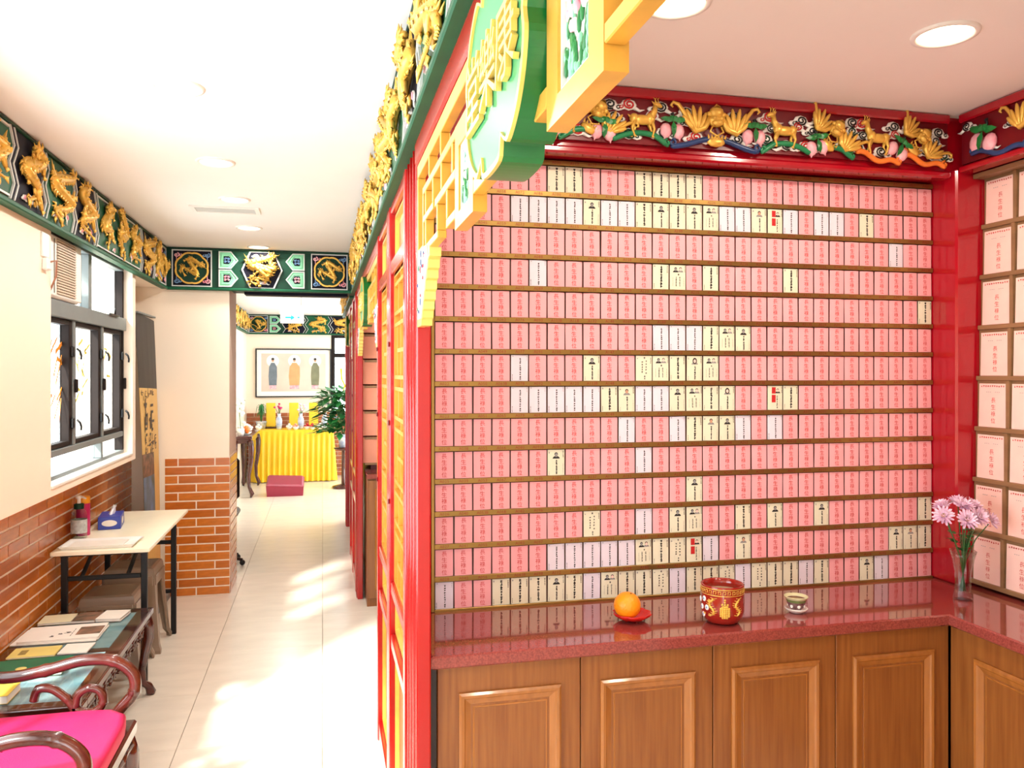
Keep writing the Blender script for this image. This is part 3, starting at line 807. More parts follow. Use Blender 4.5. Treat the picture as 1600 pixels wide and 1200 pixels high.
def spiral(cx, cz, r0, r1, turns, a0, y, n=14, sg=1):
    return [(cx + (r0 + (r1 - r0) * t / n) * math.cos(a0 + sg * 2 * PI * turns * t / n), y, cz + (r0 + (r1 - r0) * t / n) * math.sin(a0 + sg * 2 * PI * turns * t / n) * .8) for t in range(n + 1)]
def cloud_mesh(dark, seed):
    rnd = random.Random(seed); mb = MB()
    s = 1 if seed % 2 else -1
    mb.ell((0, -.004, 0), (.026, .005, .017), 10, 4, 0); mb.ell((s * .026, -.004, -.008), (.017, .0045, .009), 8, 4, 0)
    mb.tube([(-s * .018, -.004, -.008), (-s * .034, -.004, -.016), (-s * .05, -.004, -.012)], [.007, .005, .001], 5, 0, flat=.6)
    mb.tube(spiral(0, 0, .004, .019, 1.7, rnd.random() * 6, -.0095, 16, s), [.0028] * 17, 4, 1, flat=.5)
    mb.tube(spiral(s * .026, -.008, .002, .008, 1.0, 1, -.009, 8, -s), .0018, 4, 1, flat=.5)
    return mb.mesh('cloud', [M_white, dark])
CLOUDS = [cloud_mesh(M_black, 1), cloud_mesh(M_redsq, 2), cloud_mesh(M_black, 4), cloud_mesh(M_dgreen, 3)]
def leafblade(mb, x, z, ang, l, w, mi, y=-.01):
    c, s = math.cos(ang), math.sin(ang)
    pts = [(0, 0), (.35, .5), (.7, .38), (1, 0), (.7, -.38), (.35, -.5)]
    P = [(x + c * a * l - s * b_ * w, y + (-.004 if 0 < a < 1 else 0), z + s * a * l + c * b_ * w) for a, b_ in pts]
    mid = (x + c * .5 * l, y - .006, z + s * .5 * l)
    mb.add(P + [mid], [[k, (k + 1) % 6, 6] for k in range(6)], mi)
def peach_mesh():
    mb = MB()
    for sx in (-1, 1):
        mb.ell((sx * .021, -.008, -.016), (.0205, .014, .024), 10, 6, 0); mb.cone((sx * .024, -.008, -.034), (sx * .027, -.008, -.047), .007, 5, 0)
    mb.tube([(0, -.012, .012), (.004, -.012, .03), (-.002, -.012, .04)], [.003, .004, .006], 5, 2)
    for a, l in ((.15, .045), (PI - .15, .045), (-PI / 2, .05), (.9, .02), (PI - .9, .02)): leafblade(mb, 0, .012, a, l, .018, 1, -.02)
    return mb.mesh('peaches', [M_pinkp, M_leafp, M_black])
PEACH = peach_mesh()
def deer_mesh():
    mb = MB()
    mb.ell((0, -.012, .006), (.036, .012, .015), 10, 6); mb.ell((.024, -.012, .01), (.016, .013, .018), 8, 6); mb.ell((-.026, -.012, .008), (.015, .012, .016), 8, 6)
    mb.tube([(.026, -.012, .014), (.038, -.012, .034), (.04, -.013, .05)], [.012, .009, .007], 7)
    mb.ell((.046, -.013, .052), (.014, .008, .008), 8, 5); mb.ell((.056, -.013, .049), (.007, .005, .005), 6, 4)
    mb.cone((.036, -.013, .056), (.028, -.013, .064), .004); mb.cone((.04, -.016, .057), (.036, -.02, .068), .004)
    for dx in (0, .008): mb.tube([(.042 + dx, -.013, .058), (.040 + dx, -.013, .07), (.046 + dx, -.013, .076)], [.002, .0018, .001], 4)
    mb.tube([(.04, -.013, .068), (.034, -.013, .074)], [.0016, .0008], 4)
    for (x, kx, fx, y) in ((.028, .036, .03, -.016), (.02, .028, .04, -.008), (-.026, -.034, -.026, -.016), (-.03, -.022, -.034, -.008)):
        mb.tube([(x, y, .0), (kx, y, -.02), (fx, y, -.042)], [.0075, .0042, .003], 5); mb.ell((fx + .002, y, -.043), (.005, .004, .003), 5, 4)
    mb.tube([(-.038, -.012, .014), (-.046, -.012, .02)], [.004, .001], 5)
    return mb.mesh('deer', M_gold)
DEER = deer_mesh()
def bat_mesh(full):
    mb = MB()
    mb.ell((0, -.014, .010), (.024, .014, .017), 10, 6); mb.ell((0, -.016, .031), (.021, .013, .016), 10, 6); mb.cone((0, -.018, .042), (0, -.016, .054), .012, 7)
    mb.ell((0, -.024, .002), (.017, .011, .009), 8, 5)
    for sx in (-1, 1):
        mb.ell((sx * .009, -.027, .014), (.0055, .004, .0045), 6, 4); mb.ell((sx * .019, -.016, .026), (.010, .008, .007), 6, 5)
        mb.tube([(sx * .016, -.012, .018), (sx * .034, -.013, -.010), (sx * .058, -.014, -.020), (sx * .075, -.014, -.002), (sx * .090, -.013, .026), (sx * .106, -.012, .046), (sx * .120, -.012, .050), (sx * .126, -.012, .042), (sx * .120, -.012, .037)], [.009, .009, .009, .0075, .006, .0052, .0045, .004, .002], 6)
        for k, (a, l) in enumerate(((112, .046), (96, .056), (80, .058), (64, .052), (46, .042))):
            a = math.radians(a); bx, bz = sx * (.048 + .004 * k), -.018
            mb.ell((bx + sx * math.cos(a) * l * .55, -.015 - .0008 * k, bz + math.sin(a) * l * .55), (.0072, .0075, l * .58), 7, 6, 0, Matrix.Rotation(sx * (PI / 2 - a), 3, 'Y'))
    mb.tube([(-.012, -.018, -.006), (-.019, -.018, -.020), (0, -.018, -.030), (.019, -.018, -.020), (.012, -.018, -.006)], .0028, 5)
    mb.ell((0, -.012, -.044), (.027, .010, .014), 12, 5)
    for k in range(6): mb.cone((-.022 + .0088 * k, -.018, -.038), (-.026 + .0105 * k, -.02, -.026), .0042, 5)
    return mb.mesh('bat', M_gold)
BAT = bat_mesh(True)

def niche_frieze(name, label, loc, rz, length, items, waves):
    t = thing(name, label, 'frieze', loc, rz, size=1.166)
    # local x along the board, face towards -y, z up from the board's lower edge
    H = .173
    MB().box(0, length, 0, .012, .01, H - .002).build('board', M_dred, t, world=False)
    MB().cbox(0, length, -.016, .012, H - .03, H - .001, .005).build('top_moulding', M_pillar, t, world=False)
    for kind, x, z, s_, fl in items:
        if kind == 'cloud':
            o = inst('cloud', CLOUDS[fl % 4], t, (x, -.0005, z), (0, 0, 0), (s_, 1, s_))
        else:
            me = {'peach': PEACH, 'deer': DEER, 'bat': BAT}[kind]
            o = inst({'peach': 'peaches', 'deer': 'deer', 'bat': 'bat'}[kind], me, t, (x, -.0005, z), (0, fl if kind != 'deer' else 0, 0), ((-1 if kind == 'deer' and fl else 1) * s_, 1, s_))
    for x0, x1, m, up in waves:
        n = 24; p = []
        for i in range(n + 1):
            u = i / n
            if up == 2: z = .018 + .022 * abs(math.sin(2 * PI * (u * .5 + .0) * 2)) ** .8 * (1 if u < 1 else 1) - .012 * (1 - min(1, u * 8)) - .012 * (1 - min(1, (1 - u) * 8))
            elif up == 1: z = .008 + .03 * (.5 - .5 * math.cos(2 * PI * u))
            else: z = .03 - .03 * u + .008 * math.sin(3 * PI * u)
            p.append((x0 + (x1 - x0) * u, -.010, z))
        curl0 = spiral(p[0][0] + .004, p[0][2] + .011, .003, .013, 1.0, PI * .5, -.012, 10, 1)
        mb = MB().tube(p, [.005] + [.0085] * (n - 1) + [.005], 7)
        mb.tube(curl0, .004, 6)
        mb.tube(spiral(p[-1][0] - .004, p[-1][2] + .011, .003, .013, 1.0, PI * .5, -.012, 8, -1), .004, 6)
        mb.build('scroll_edge', m, t, world=False)
        # board below the moulded edge
        poly = [(x0, .012)] + [(a, c) for a, _, c in p] + [(x1, .012)]
    return t
def pxs(u, Y=2.18):
    a = (u - 800) / 1248.0; s, c = math.sin(math.atan(296 / 1248.0)), math.cos(math.atan(296 / 1248.0))
    return Y * (s + a * c) / (c - a * s)
FX0 = .32
items = []
for u, z, s_, f_ in ((1005, .072, 1.0, 0), (1228, .072, 1.0, 1), (1374, .072, 1.0, 1), (880, .072, 1.0, 0), (780, .072, 1, 1)): items.append(('deer', pxs(u) - FX0, z, s_, f_))
for u, s_, f_ in ((932, 1.0, .5), (1120, 1.15, 0.), (1305, 1.0, .55), (1440, .95, .7), (830, .95, -.4), (720, .95, .3)): items.append(('bat', pxs(u) - FX0, .08, s_, f_))
for u, z, f_ in ((945, .05, .1), (1052, .068, 0.), (1180, .068, 0.), (1278, .05, -.2), (1408, .055, .5), (862, .055, .2), (760, .06, -.2)): items.append(('peach', pxs(u) - FX0, z, .95, f_))
rnd = random.Random(12)
for i, u in enumerate((955, 985, 1035, 1075, 1150, 1205, 1255, 1285, 1335, 1350, 1400, 1425, 1470, 900, 850, 800)):
    items.append(('cloud', pxs(u) - FX0, .122 + rnd.uniform(-.012, .006), 1.0, i))
for i, u in enumerate((905, 965, 985, 1040, 1090, 1155, 1200, 1232, 1262, 1320, 1345, 1380, 1428, 1450, 1478, 870, 820, 760)):
    items.append(('cloud', pxs(u) - FX0, .040 + rnd.uniform(-.004, .012), 1.0, i + 1))
for i, u in enumerate((962, 1022, 1078, 1160, 1208, 1250, 1272, 1335, 1352, 1402, 1465)): items.append(('cloud', pxs(u) - FX0, .085 + .01 * (i % 2), .85, i))
waves = [(pxs(875) - FX0, pxs(1046) - FX0, M_greenp, 2), (pxs(1050) - FX0, pxs(1188) - FX0, M_dblue, 1), (pxs(1192) - FX0, pxs(1336) - FX0, M_greenp, 2),
         (pxs(1340) - FX0, pxs(1409) - FX0, M_orangep, 0), (pxs(1413) - FX0, pxs(1480) - FX0, M_orangep, 0), (pxs(720) - FX0, pxs(870) - FX0, M_orangep, 1)]
niche_frieze('carved_frieze', 'carved red frieze of gold deer, bats and peaches above pink cards', (FX0 * 1.166, 2.563, 2.473), 0, 1.975 - FX0, items, waves)
items = []; k = 0
for x in (.10, .52, .94, 1.36, 1.78): items.append(('peach', x, .075, 1.25, .25 if x < .3 else 0))
for x in (.30, .72, 1.14, 1.56): items.append(('bat', x, .085, 1.1, 0.))
for i in range(24): items.append(('cloud', .03 + i * .085, (.125, .04, .09)[i % 3], .85, i))
waves = [(.05 + .42 * i, .26 + .42 * i, M_dblue, 0) for i in range(5)] + [(.28 + .42 * i, .45 + .42 * i, M_orangep, 1) for i in range(5)]
niche_frieze('carved_frieze', 'carved red frieze of peaches and clouds above the right rack', (2.346, 2.540, 2.473), -PI / 2, 2.4, items, waves)

# ================================================================ golden lattice lintel (built around its centre line, corridor face towards -x)
YC = 1.16
def lintel(label, loc):
    t = thing('lattice_lintel', label, 'lintel', loc, size=.973)
    def bar(a0, a1, z0, z1, x0=0.0, x1=.022, both=True, name='lattice_bar', m=M_golds):
        MB().cbox(x0, x1, a0, a1, z0, z1, .0015).build(name, m, t, world=False)
        if both: MB().cbox(x0, x1, -a1, -a0, z0, z1, .0015).build(name, m, t, world=False)
    Q = lambda y: y - YC          # offsets measured on the far half
    bar(-1.10, 1.105, 2.250, 2.2865, both=False, name='top_rail')
    bar(Q(2.247), Q(2.270), 1.83, 2.250, name='end_stile')
    bar(Q(1.60), Q(2.145), 2.178, 2.198); bar(Q(1.603), Q(1.905), 2.098, 2.118); bar(Q(1.935), Q(2.145), 2.102, 2.120)
    bar(Q(1.857), Q(2.092), 2.018, 2.036); bar(Q(1.603), Q(1.724), 2.015, 2.035)
    for y, z0, z1 in ((2.137, 2.036, 2.178), (2.084, 2.036, 2.102), (2.084, 2.12, 2.178), (2.013, 2.198, 2.25), (1.943, 2.12, 2.178), (1.867, 2.036, 2.098), (1.81, 2.198, 2.25), (1.80, 2.118, 2.178), (1.716, 2.035, 2.098), (1.642, 2.118, 2.178)):
        bar(Q(y) - .0075, Q(y) + .0075, z0, z1)
    bar(Q(2.145), Q(2.247), 2.03, 2.046)
    # painted flower panels in gold frames
    for sg in (1, -1):
        a0, a1 = sorted((sg * Q(1.402), sg * Q(1.602)))
        fr = MB().ring([(a0, 1.990), (a1, 1.990), (a1, 2.198), (a0, 2.198)], [(a0 + .045, 2.02), (a1 - .045, 2.02), (a1 - .045, 2.150), (a0 + .045, 2.150)], 0, .026, 'x').build('flower_panel_frame', M_golds, t, world=False)
        mb = MB().box(.010, .018, a0 + .045, a1 - .045, 2.02, 2.150, 0)
        mb.ring([(a0 + .045, 2.02), (a1 - .045, 2.02), (a1 - .045, 2.15), (a0 + .045, 2.15)], [(a0 + .05, 2.026), (a1 - .05, 2.026), (a1 - .05, 2.144), (a0 + .05, 2.144)], .004, .010, 'x', 4)
        rnd = random.Random(6)
        for k in range(80):
            y = rnd.uniform(a0 + .052, a1 - .052); z = rnd.uniform(2.028, 2.142); g = z < 2.075 or rnd.random() < .3
            R = Matrix.Rotation(rnd.uniform(-.5, .5), 3, 'X')
            if g: mb.ell((.008, y, z), (.003, .0035, rnd.uniform(.008, .017)), 5, 4, rnd.choice((2, 3)), R)
            else: mb.ell((.008, y, z), (.0045, .008, .008), 6, 4, rnd.choice((1, 0)))
        mb.build('flower_panel', [M_white, M_pinkp, M_leafp, M_mint, M_silver], fr, world=False)
    bar(Q(.92), Q(1.40), 2.02, 2.046, both=False); bar(Q(.92), Q(1.40), 2.178, 2.198, both=False)
    # scalloped cloud brackets against the posts
    for sg in (1, -1):
        prof = [(2.247, 1.83)]
        pr = [(2.17, 1.83), (2.165, 1.846), (2.148, 1.85), (2.142, 1.868), (2.125, 1.872), (2.122, 1.892), (2.103, 1.896), (2.10, 1.916), (2.078, 1.92), (2.074, 1.942), (2.05, 1.946), (2.046, 1.966), (2.028, 1.97), (2.022, 1.99), (2.0, 1.996), (1.998, 2.018)]
        prof = [(2.247, 1.83)] + pr + [(2.09, 2.036), (2.247, 2.046)]
        P = [(sg * Q(y), z) for y, z in prof]
        if sg < 0: P = P[::-1]
        br = MB().prism(P, 0.0, .03, 'x').build('cloud_bracket', M_goldl, t, world=False)
        mb = MB(); rnd = random.Random(9)
        inner = [(2.24, 1.85), (2.18, 1.85), (2.13, 1.90), (2.07, 1.96), (2.03, 2.0), (2.05, 2.03), (2.24, 2.035)]
        I = [(sg * Q(y), z) for y, z in inner]
        mb.prism(I if sg > 0 else I[::-1], -.0025, 0, 'x')
        for k in range(24):
            z = rnd.uniform(1.86, 2.025); ymin = 2.17 - (z - 1.86) * .75; y = rnd.uniform(ymin, 2.235)
            mb.ell((-.003, sg * Q(y), z), (.003, rnd.uniform(.004, .008), rnd.uniform(.005, .012)), 5, 4, rnd.choice((1, 2, 3, 4)))
        mb.build('flower_panel', [M_white, M_pinkp, M_leafp, M_dblue, M_redsq], br, world=False)
    # cartouche plaque with three gold characters
    zc = 2.142; yo = -.040; out = []
    for k in range(120):
        th = 2 * PI * k / 120
        r = 1.0
        for nt_, wd, dp in ((-PI / 2 - .36, .07, .17), (-PI / 2 + .36, .07, .17), (PI / 2 - .36, .07, .17), (PI / 2 + .36, .07, .17), (0.0, .08, .05), (PI, .08, .05)):
            dth = (th - nt_ + PI) % (2 * PI) - PI
            r -= dp * math.exp(-(dth / wd) ** 2)
        e = abs(math.cos(th)) ** .85 * math.copysign(1, math.cos(th)), abs(math.sin(th)) ** .85 * math.copysign(1, math.sin(th))
        out.append((yo + .204 * r * e[0], zc + .154 * r * e[1]))
    sc_ = lambda q: [(yo + (y - yo) * q, zc + (z - zc) * q) for y, z in out]
    pl = MB().prism(out, -.022, .036, 'x').build('plaque', M_plaqued, t, world=False)
    MB().ring(out, sc_(.945), -.0275, -.0222, 'x').build('gold_rim', M_goldl, pl, world=False)
    MB().prism(sc_(.944), -.0235, -.0222, 'x').build('plaque_face', M_plaque, pl, world=False)
    for i, ch in enumerate('康樂堂'):
        MB().glyph(ch, (-.033, yo + (-.112 + .112 * i), zc - .002), (0, -1, 0), (0, 0, 1), .112, 0, thick=.008).build('gold_character', M_goldl, pl, world=False)
    return t
lt = lintel('golden lattice lintel with green plaque over the card niche', (XP, 1.135, .046))
def shift_tree(src, dy, label):
    c = copy_tree(src, None, (src.location.x, src.location.y + dy, src.location.z), label); return c
shift_tree(lt, 3.82, 'golden lattice lintel over the second niche, beyond the screens')
shift_tree(lt, 7.21, 'farthest golden lattice lintel beyond the second niche')
red_post('red_post', 6.105, 6.30, 'red lacquer post at the far side of the second niche')
red_post('red_post', 9.02, 9.25, 'farthest red lacquer post near the altar room')

# ================================================================ lattice screen doors on the corridor side
def screen(y0, y1, label):
    t = thing('lattice_screen', label, 'screen', (.275, (y0 + y1) / 2, 0), group='red and gold lattice screens')
    xs_, xi = .248, .276
    sw = .062
    for a in (y0, y1 - sw): MB().cbox(xs_, .2955, a, a + sw, 0, 2.343, .005).build('stile', M_red, t)
    for z0, z1 in ((0, .09), (.66, .705), (.865, .905), (2.075, 2.125), (2.305, 2.343)):
        MB().cbox(xs_ + .004, .2955, y0 + sw, y1 - sw, z0, z1, .004).build('rail', M_red, t)
    a, c = y0 + sw, y1 - sw
    MB().box(.288, .2955, a, c, .09, 2.305).build('backing', M_orange, t)
    # solid lower and waist panels with gold mouldings
    for z0, z1 in ((.09, .66), (.705, .865), (2.125, 2.305)):
        q = MB().loft([(a + .004, c - .004, z0 + .004, z1 - .004, .290), (a + .004, c - .004, z0 + .004, z1 - .004, .270), (a + .02, c - .02, z0 + .02, z1 - .02, .268), (a + .028, c - .028, z0 + .028, z1 - .028, .282), (a + .05, c - .05, z0 + .04, z1 - .04, .282)], axis='x')
        q.build('panel_moulding', M_golds, t)
        if z0 < .5 or z0 > 2: MB().box(.2815, .2822, a + .05, c - .05, z0 + .045, z1 - .045).build('panel', M_orange, t)
    # fretwork
    zl, zh = .905, 2.075
    mb = MB(); w = .007
    def V(y, p, q): mb.box(.266, .288, y - w, y + w, p, q)
    def H_(p, q, z): mb.box(.2665, .288, p, q, z - w, z + w)
    V(a + w, zl, zh); V(c - w, zl, zh); H_(a, c, zl + w); H_(a, c, zh - w)
    n = 6; dz = (zh - zl) / n; wd = c - a
    for k in range(n):
        p, q = zl + k * dz, zl + (k + 1) * dz
        H_(a, c, q)
        if k % 2 == 0:
            for f_ in (.25, .5, .75): V(a + wd * f_, p, q)
            H_(a + wd * .25, a + wd * .75, p + dz * .5)
        else:
            for f_ in (.33, .67): V(a + wd * f_, p + dz * .22, q - dz * .22)
            H_(a, c, p + dz * .22); H_(a, c, q - dz * .22); V(a + wd * .5, p, p + dz * .22); V(a + wd * .5, q - dz * .22, q)
    mb.build('fretwork', M_golds, t)
    for z in (1.2, 1.5, 1.8): MB().cbox(xs_ - .006, xs_ - .0002, y1 - sw + .0, y1 - sw + .014, z, z + .02, .002).build('hinge', M_dred, t)
    return t
for i, (a, c) in enumerate(((2.482, 3.135), (3.14, 3.79), (6.31, 6.98), (6.985, 7.655))):
    screen(a, c, ('red framed gold lattice screen beside the near red post', 'red framed gold lattice screen, second from the near post', 'gold lattice screen just beyond the second niche', 'farthest red framed gold lattice screen')[i])

# ================================================================ second niche: wall of salmon cards and cabinet
r2 = thing('salmon_card_rack', 'rack of large salmon cards in the second niche', 'card rack', (.6, 6.19, 1.0))
MB().box(.36, 1.2, 6.19, 6.219, 1.0, 2.45).build('back_panel', M_shelfw, r2)
SB = bigcard(M_salmon, .25, .178)
for r in range(8):
    z = 1.0 + r * .196
    MB().cbox(.31, 1.2, 6.165, 6.19, z, z + .016, .002).build('shelf', M_shelfw, r2)
    if r < 7:
        for c in range(2):
            o = bpy.data.objects.new('salmon_card', SB); col.objects.link(o); o.location = (.437 + .26 * c, 6.172, z + .0165)
            tag(o, 'salmon card in second niche, %s row from below, %s' % (ORD[r], 'beside the red post' if c == 0 else 'next from the post'), 'card', 'salmon cards in the second niche')
t = thing('cabinet', 'brown wood cabinet below salmon cards in the second niche', 'cabinet', (.75, 6.0, 0))
MB().box(.315, 1.2, 5.90, 6.215, 0, .93).build('body', M_wood, t)
MB().cbox(.31, 1.22, 5.87, 6.215, .931, .965, .004).build('top', M_gran, t)
for a in (.32, .76):
    d = MB().cbox(a, a + .43, 5.882, 5.898, .06, .92, .002).build('door', M_wood, t)
    MB().loft(rect_mould(a + .05, a + .38, .12, .86, 5.8819, -1)).build('panel_moulding', M_woodm, d)

# ================================================================ corridor friezes with gilded dragons
def dragon_mesh(w, h, seed, wide=False):
    rnd = random.Random(seed); mb = MB(); N = 44; pts = []
    for i in range(N + 1):
        t = i / N
        if wide:
            x = w * (.42 - .84 * t); z = h * .30 * math.sin(2 * PI * 2.8 * t + seed) * (1 - .25 * t)
        else:
            z = h * (.36 - .74 * t); x = w * .30 * math.sin(2 * PI * 1.6 * t + seed) * (1 - .2 * t)
        pts.append(Vector((x, -.016 - .008 * math.sin(2 * PI * 2 * t + 1), z)))
    R = h * .078
    rad = [R * (.75 + .35 * math.sin(PI * min(1, i / N * 1.6))) * (1 if i < N * .6 else max(.22, 1 - (i / N - .6) * 2)) for i in range(N + 1)]
    mb.tube(pts, rad, 7)
    for i in range(1, N, 1):
        d = (pts[i + 1] - pts[i - 1]).normalized(); nn = Vector((-d.z, 0, d.x)) * (1 if (i // 11) % 2 == 0 else -1)
        mb.cone(pts[i] + nn * rad[i] * .7, pts[i] + nn * (rad[i] + h * .032) - d * h * .02 + Vector((0, -.006, 0)), rad[i] * .5, 4)
        if i % 2: mb.cone(pts[i] - nn * rad[i] * .3 + Vector((0, -rad[i] * .8, 0)), pts[i] - d * h * .02 + Vector((0, -rad[i] * 1.25, 0)), rad[i] * .4, 4)
    def leg(i, sg):
        d = (pts[i + 1] - pts[i - 1]).normalized(); nn = Vector((-d.z, 0, d.x)) * sg
        k = pts[i] + nn * h * .10 + Vector((0, -.004, .01)); e = k + (nn * .6 + Vector((rnd.uniform(-.4, .4), 0, -.6))) * h * .10
        mb.tube([pts[i], k, e], [R * .7, R * .5, R * .36], 6)
        for q in (-.7, -.2, .3, .8):
            dd = (e - k).normalized(); pp = Vector((-dd.z, 0, dd.x))
            f1 = e + dd * h * .05 + pp * q * h * .05
            mb.tube([e, f1 + Vector((0, -.006, 0)), f1 + dd * h * .02 - pp * q * h * .01], [R * .26, R * .2, R * .05], 4)
        for q in range(3): mb.cone(k, k + nn * h * (.05 + .02 * q) + Vector((rnd.uniform(-.02, .02), -.004, rnd.uniform(-.02, .03))), R * .3, 4)
    for i, sg in ((7, 1), (11, -1), (17, 1), (24, 1), (29, -1), (35, 1)): leg(i, sg)
    p = pts[0]; f = (pts[0] - pts[3]).normalized()
    mb.ell(p + f * h * .03, (h * .065, .018, h * .055), 8, 6); mb.ell(p + f * h * .085 + Vector((h * .02, 0, 0)), (h * .045, .014, h * .034), 8, 5)
    mb.ell(p + f * h * .07 + Vector((h * .02, -.002, -h * .045)), (h * .035, .01, h * .018), 7, 4)
    for sg in (-1, 1):
        mb.tube([p + Vector((sg * h * .03, -.01, h * .03)), p + Vector((sg * h * .075, -.012, h * .09)), p + Vector((sg * h * .06, -.012, h * .14))], [R * .3, R * .22, R * .06], 5)
        mb.tube([p + f * h * .1 + Vector((0, -.012, 0)), p + f * h * .13 + Vector((sg * h * .07, -.012, -h * .02)), p + f * h * .10 + Vector((sg * h * .13, -.01, h * .03))], [R * .14, R * .12, R * .04], 4)
    for q in range(9):
        a = 2 * PI * q / 9 + .3
        mb.tube([p, p + Vector((math.cos(a) * h * .09, -.006, math.sin(a) * h * .09)), p + Vector((math.cos(a + .4) * h * .135, -.003, math.sin(a + .4) * h * .135))], [R * .4, R * .25, R * .04], 4)
    for q in (-.8, -.4, 0, .4, .8):
        d = (pts[N] - pts[N - 4]).normalized(); pp = Vector((-d.z, 0, d.x))
        mb.tube([pts[N - 1], pts[N] + d * h * .03 + pp * q * h * .03, pts[N] + d * h * .07 + pp * q * h * .07], [R * .3, R * .22, R * .04], 4)
    for q in range(46):                         # flame curls around the body
        i = rnd.randrange(4, N - 2); a = rnd.uniform(0, 6.28); b_ = pts[i] + Vector((math.cos(a) * h * .05, .006, math.sin(a) * h * .05))
        mb.tube([b_, b_ + Vector((math.cos(a) * h * .06, -.004, math.sin(a) * h * .06)), b_ + Vector((math.cos(a + .7) * h * .1, 0, math.sin(a + .7) * h * .1))], [R * .32, R * .25, R * .05], 4)
    return mb.mesh('dragon', M_gold)
FH = CZ - FB - .02
DR_T = [dragon_mesh(.30, .29, s) for s in (0.3, 1.9, 3.6)]
DR_M = [dragon_mesh(.21, .19, s) for s in (0.8, 2.6)]
PINKCL = [cloud_mesh(M_pinkp, 6), cloud_mesh(M_silver, 7)]
def zig(x, d, z0, z1):
    return [(x + o, z0 + (z1 - z0) * f_) for f_, o in ((0, 0), (.24, d), (.5, -d * .2), (.76, d), (1, 0))]
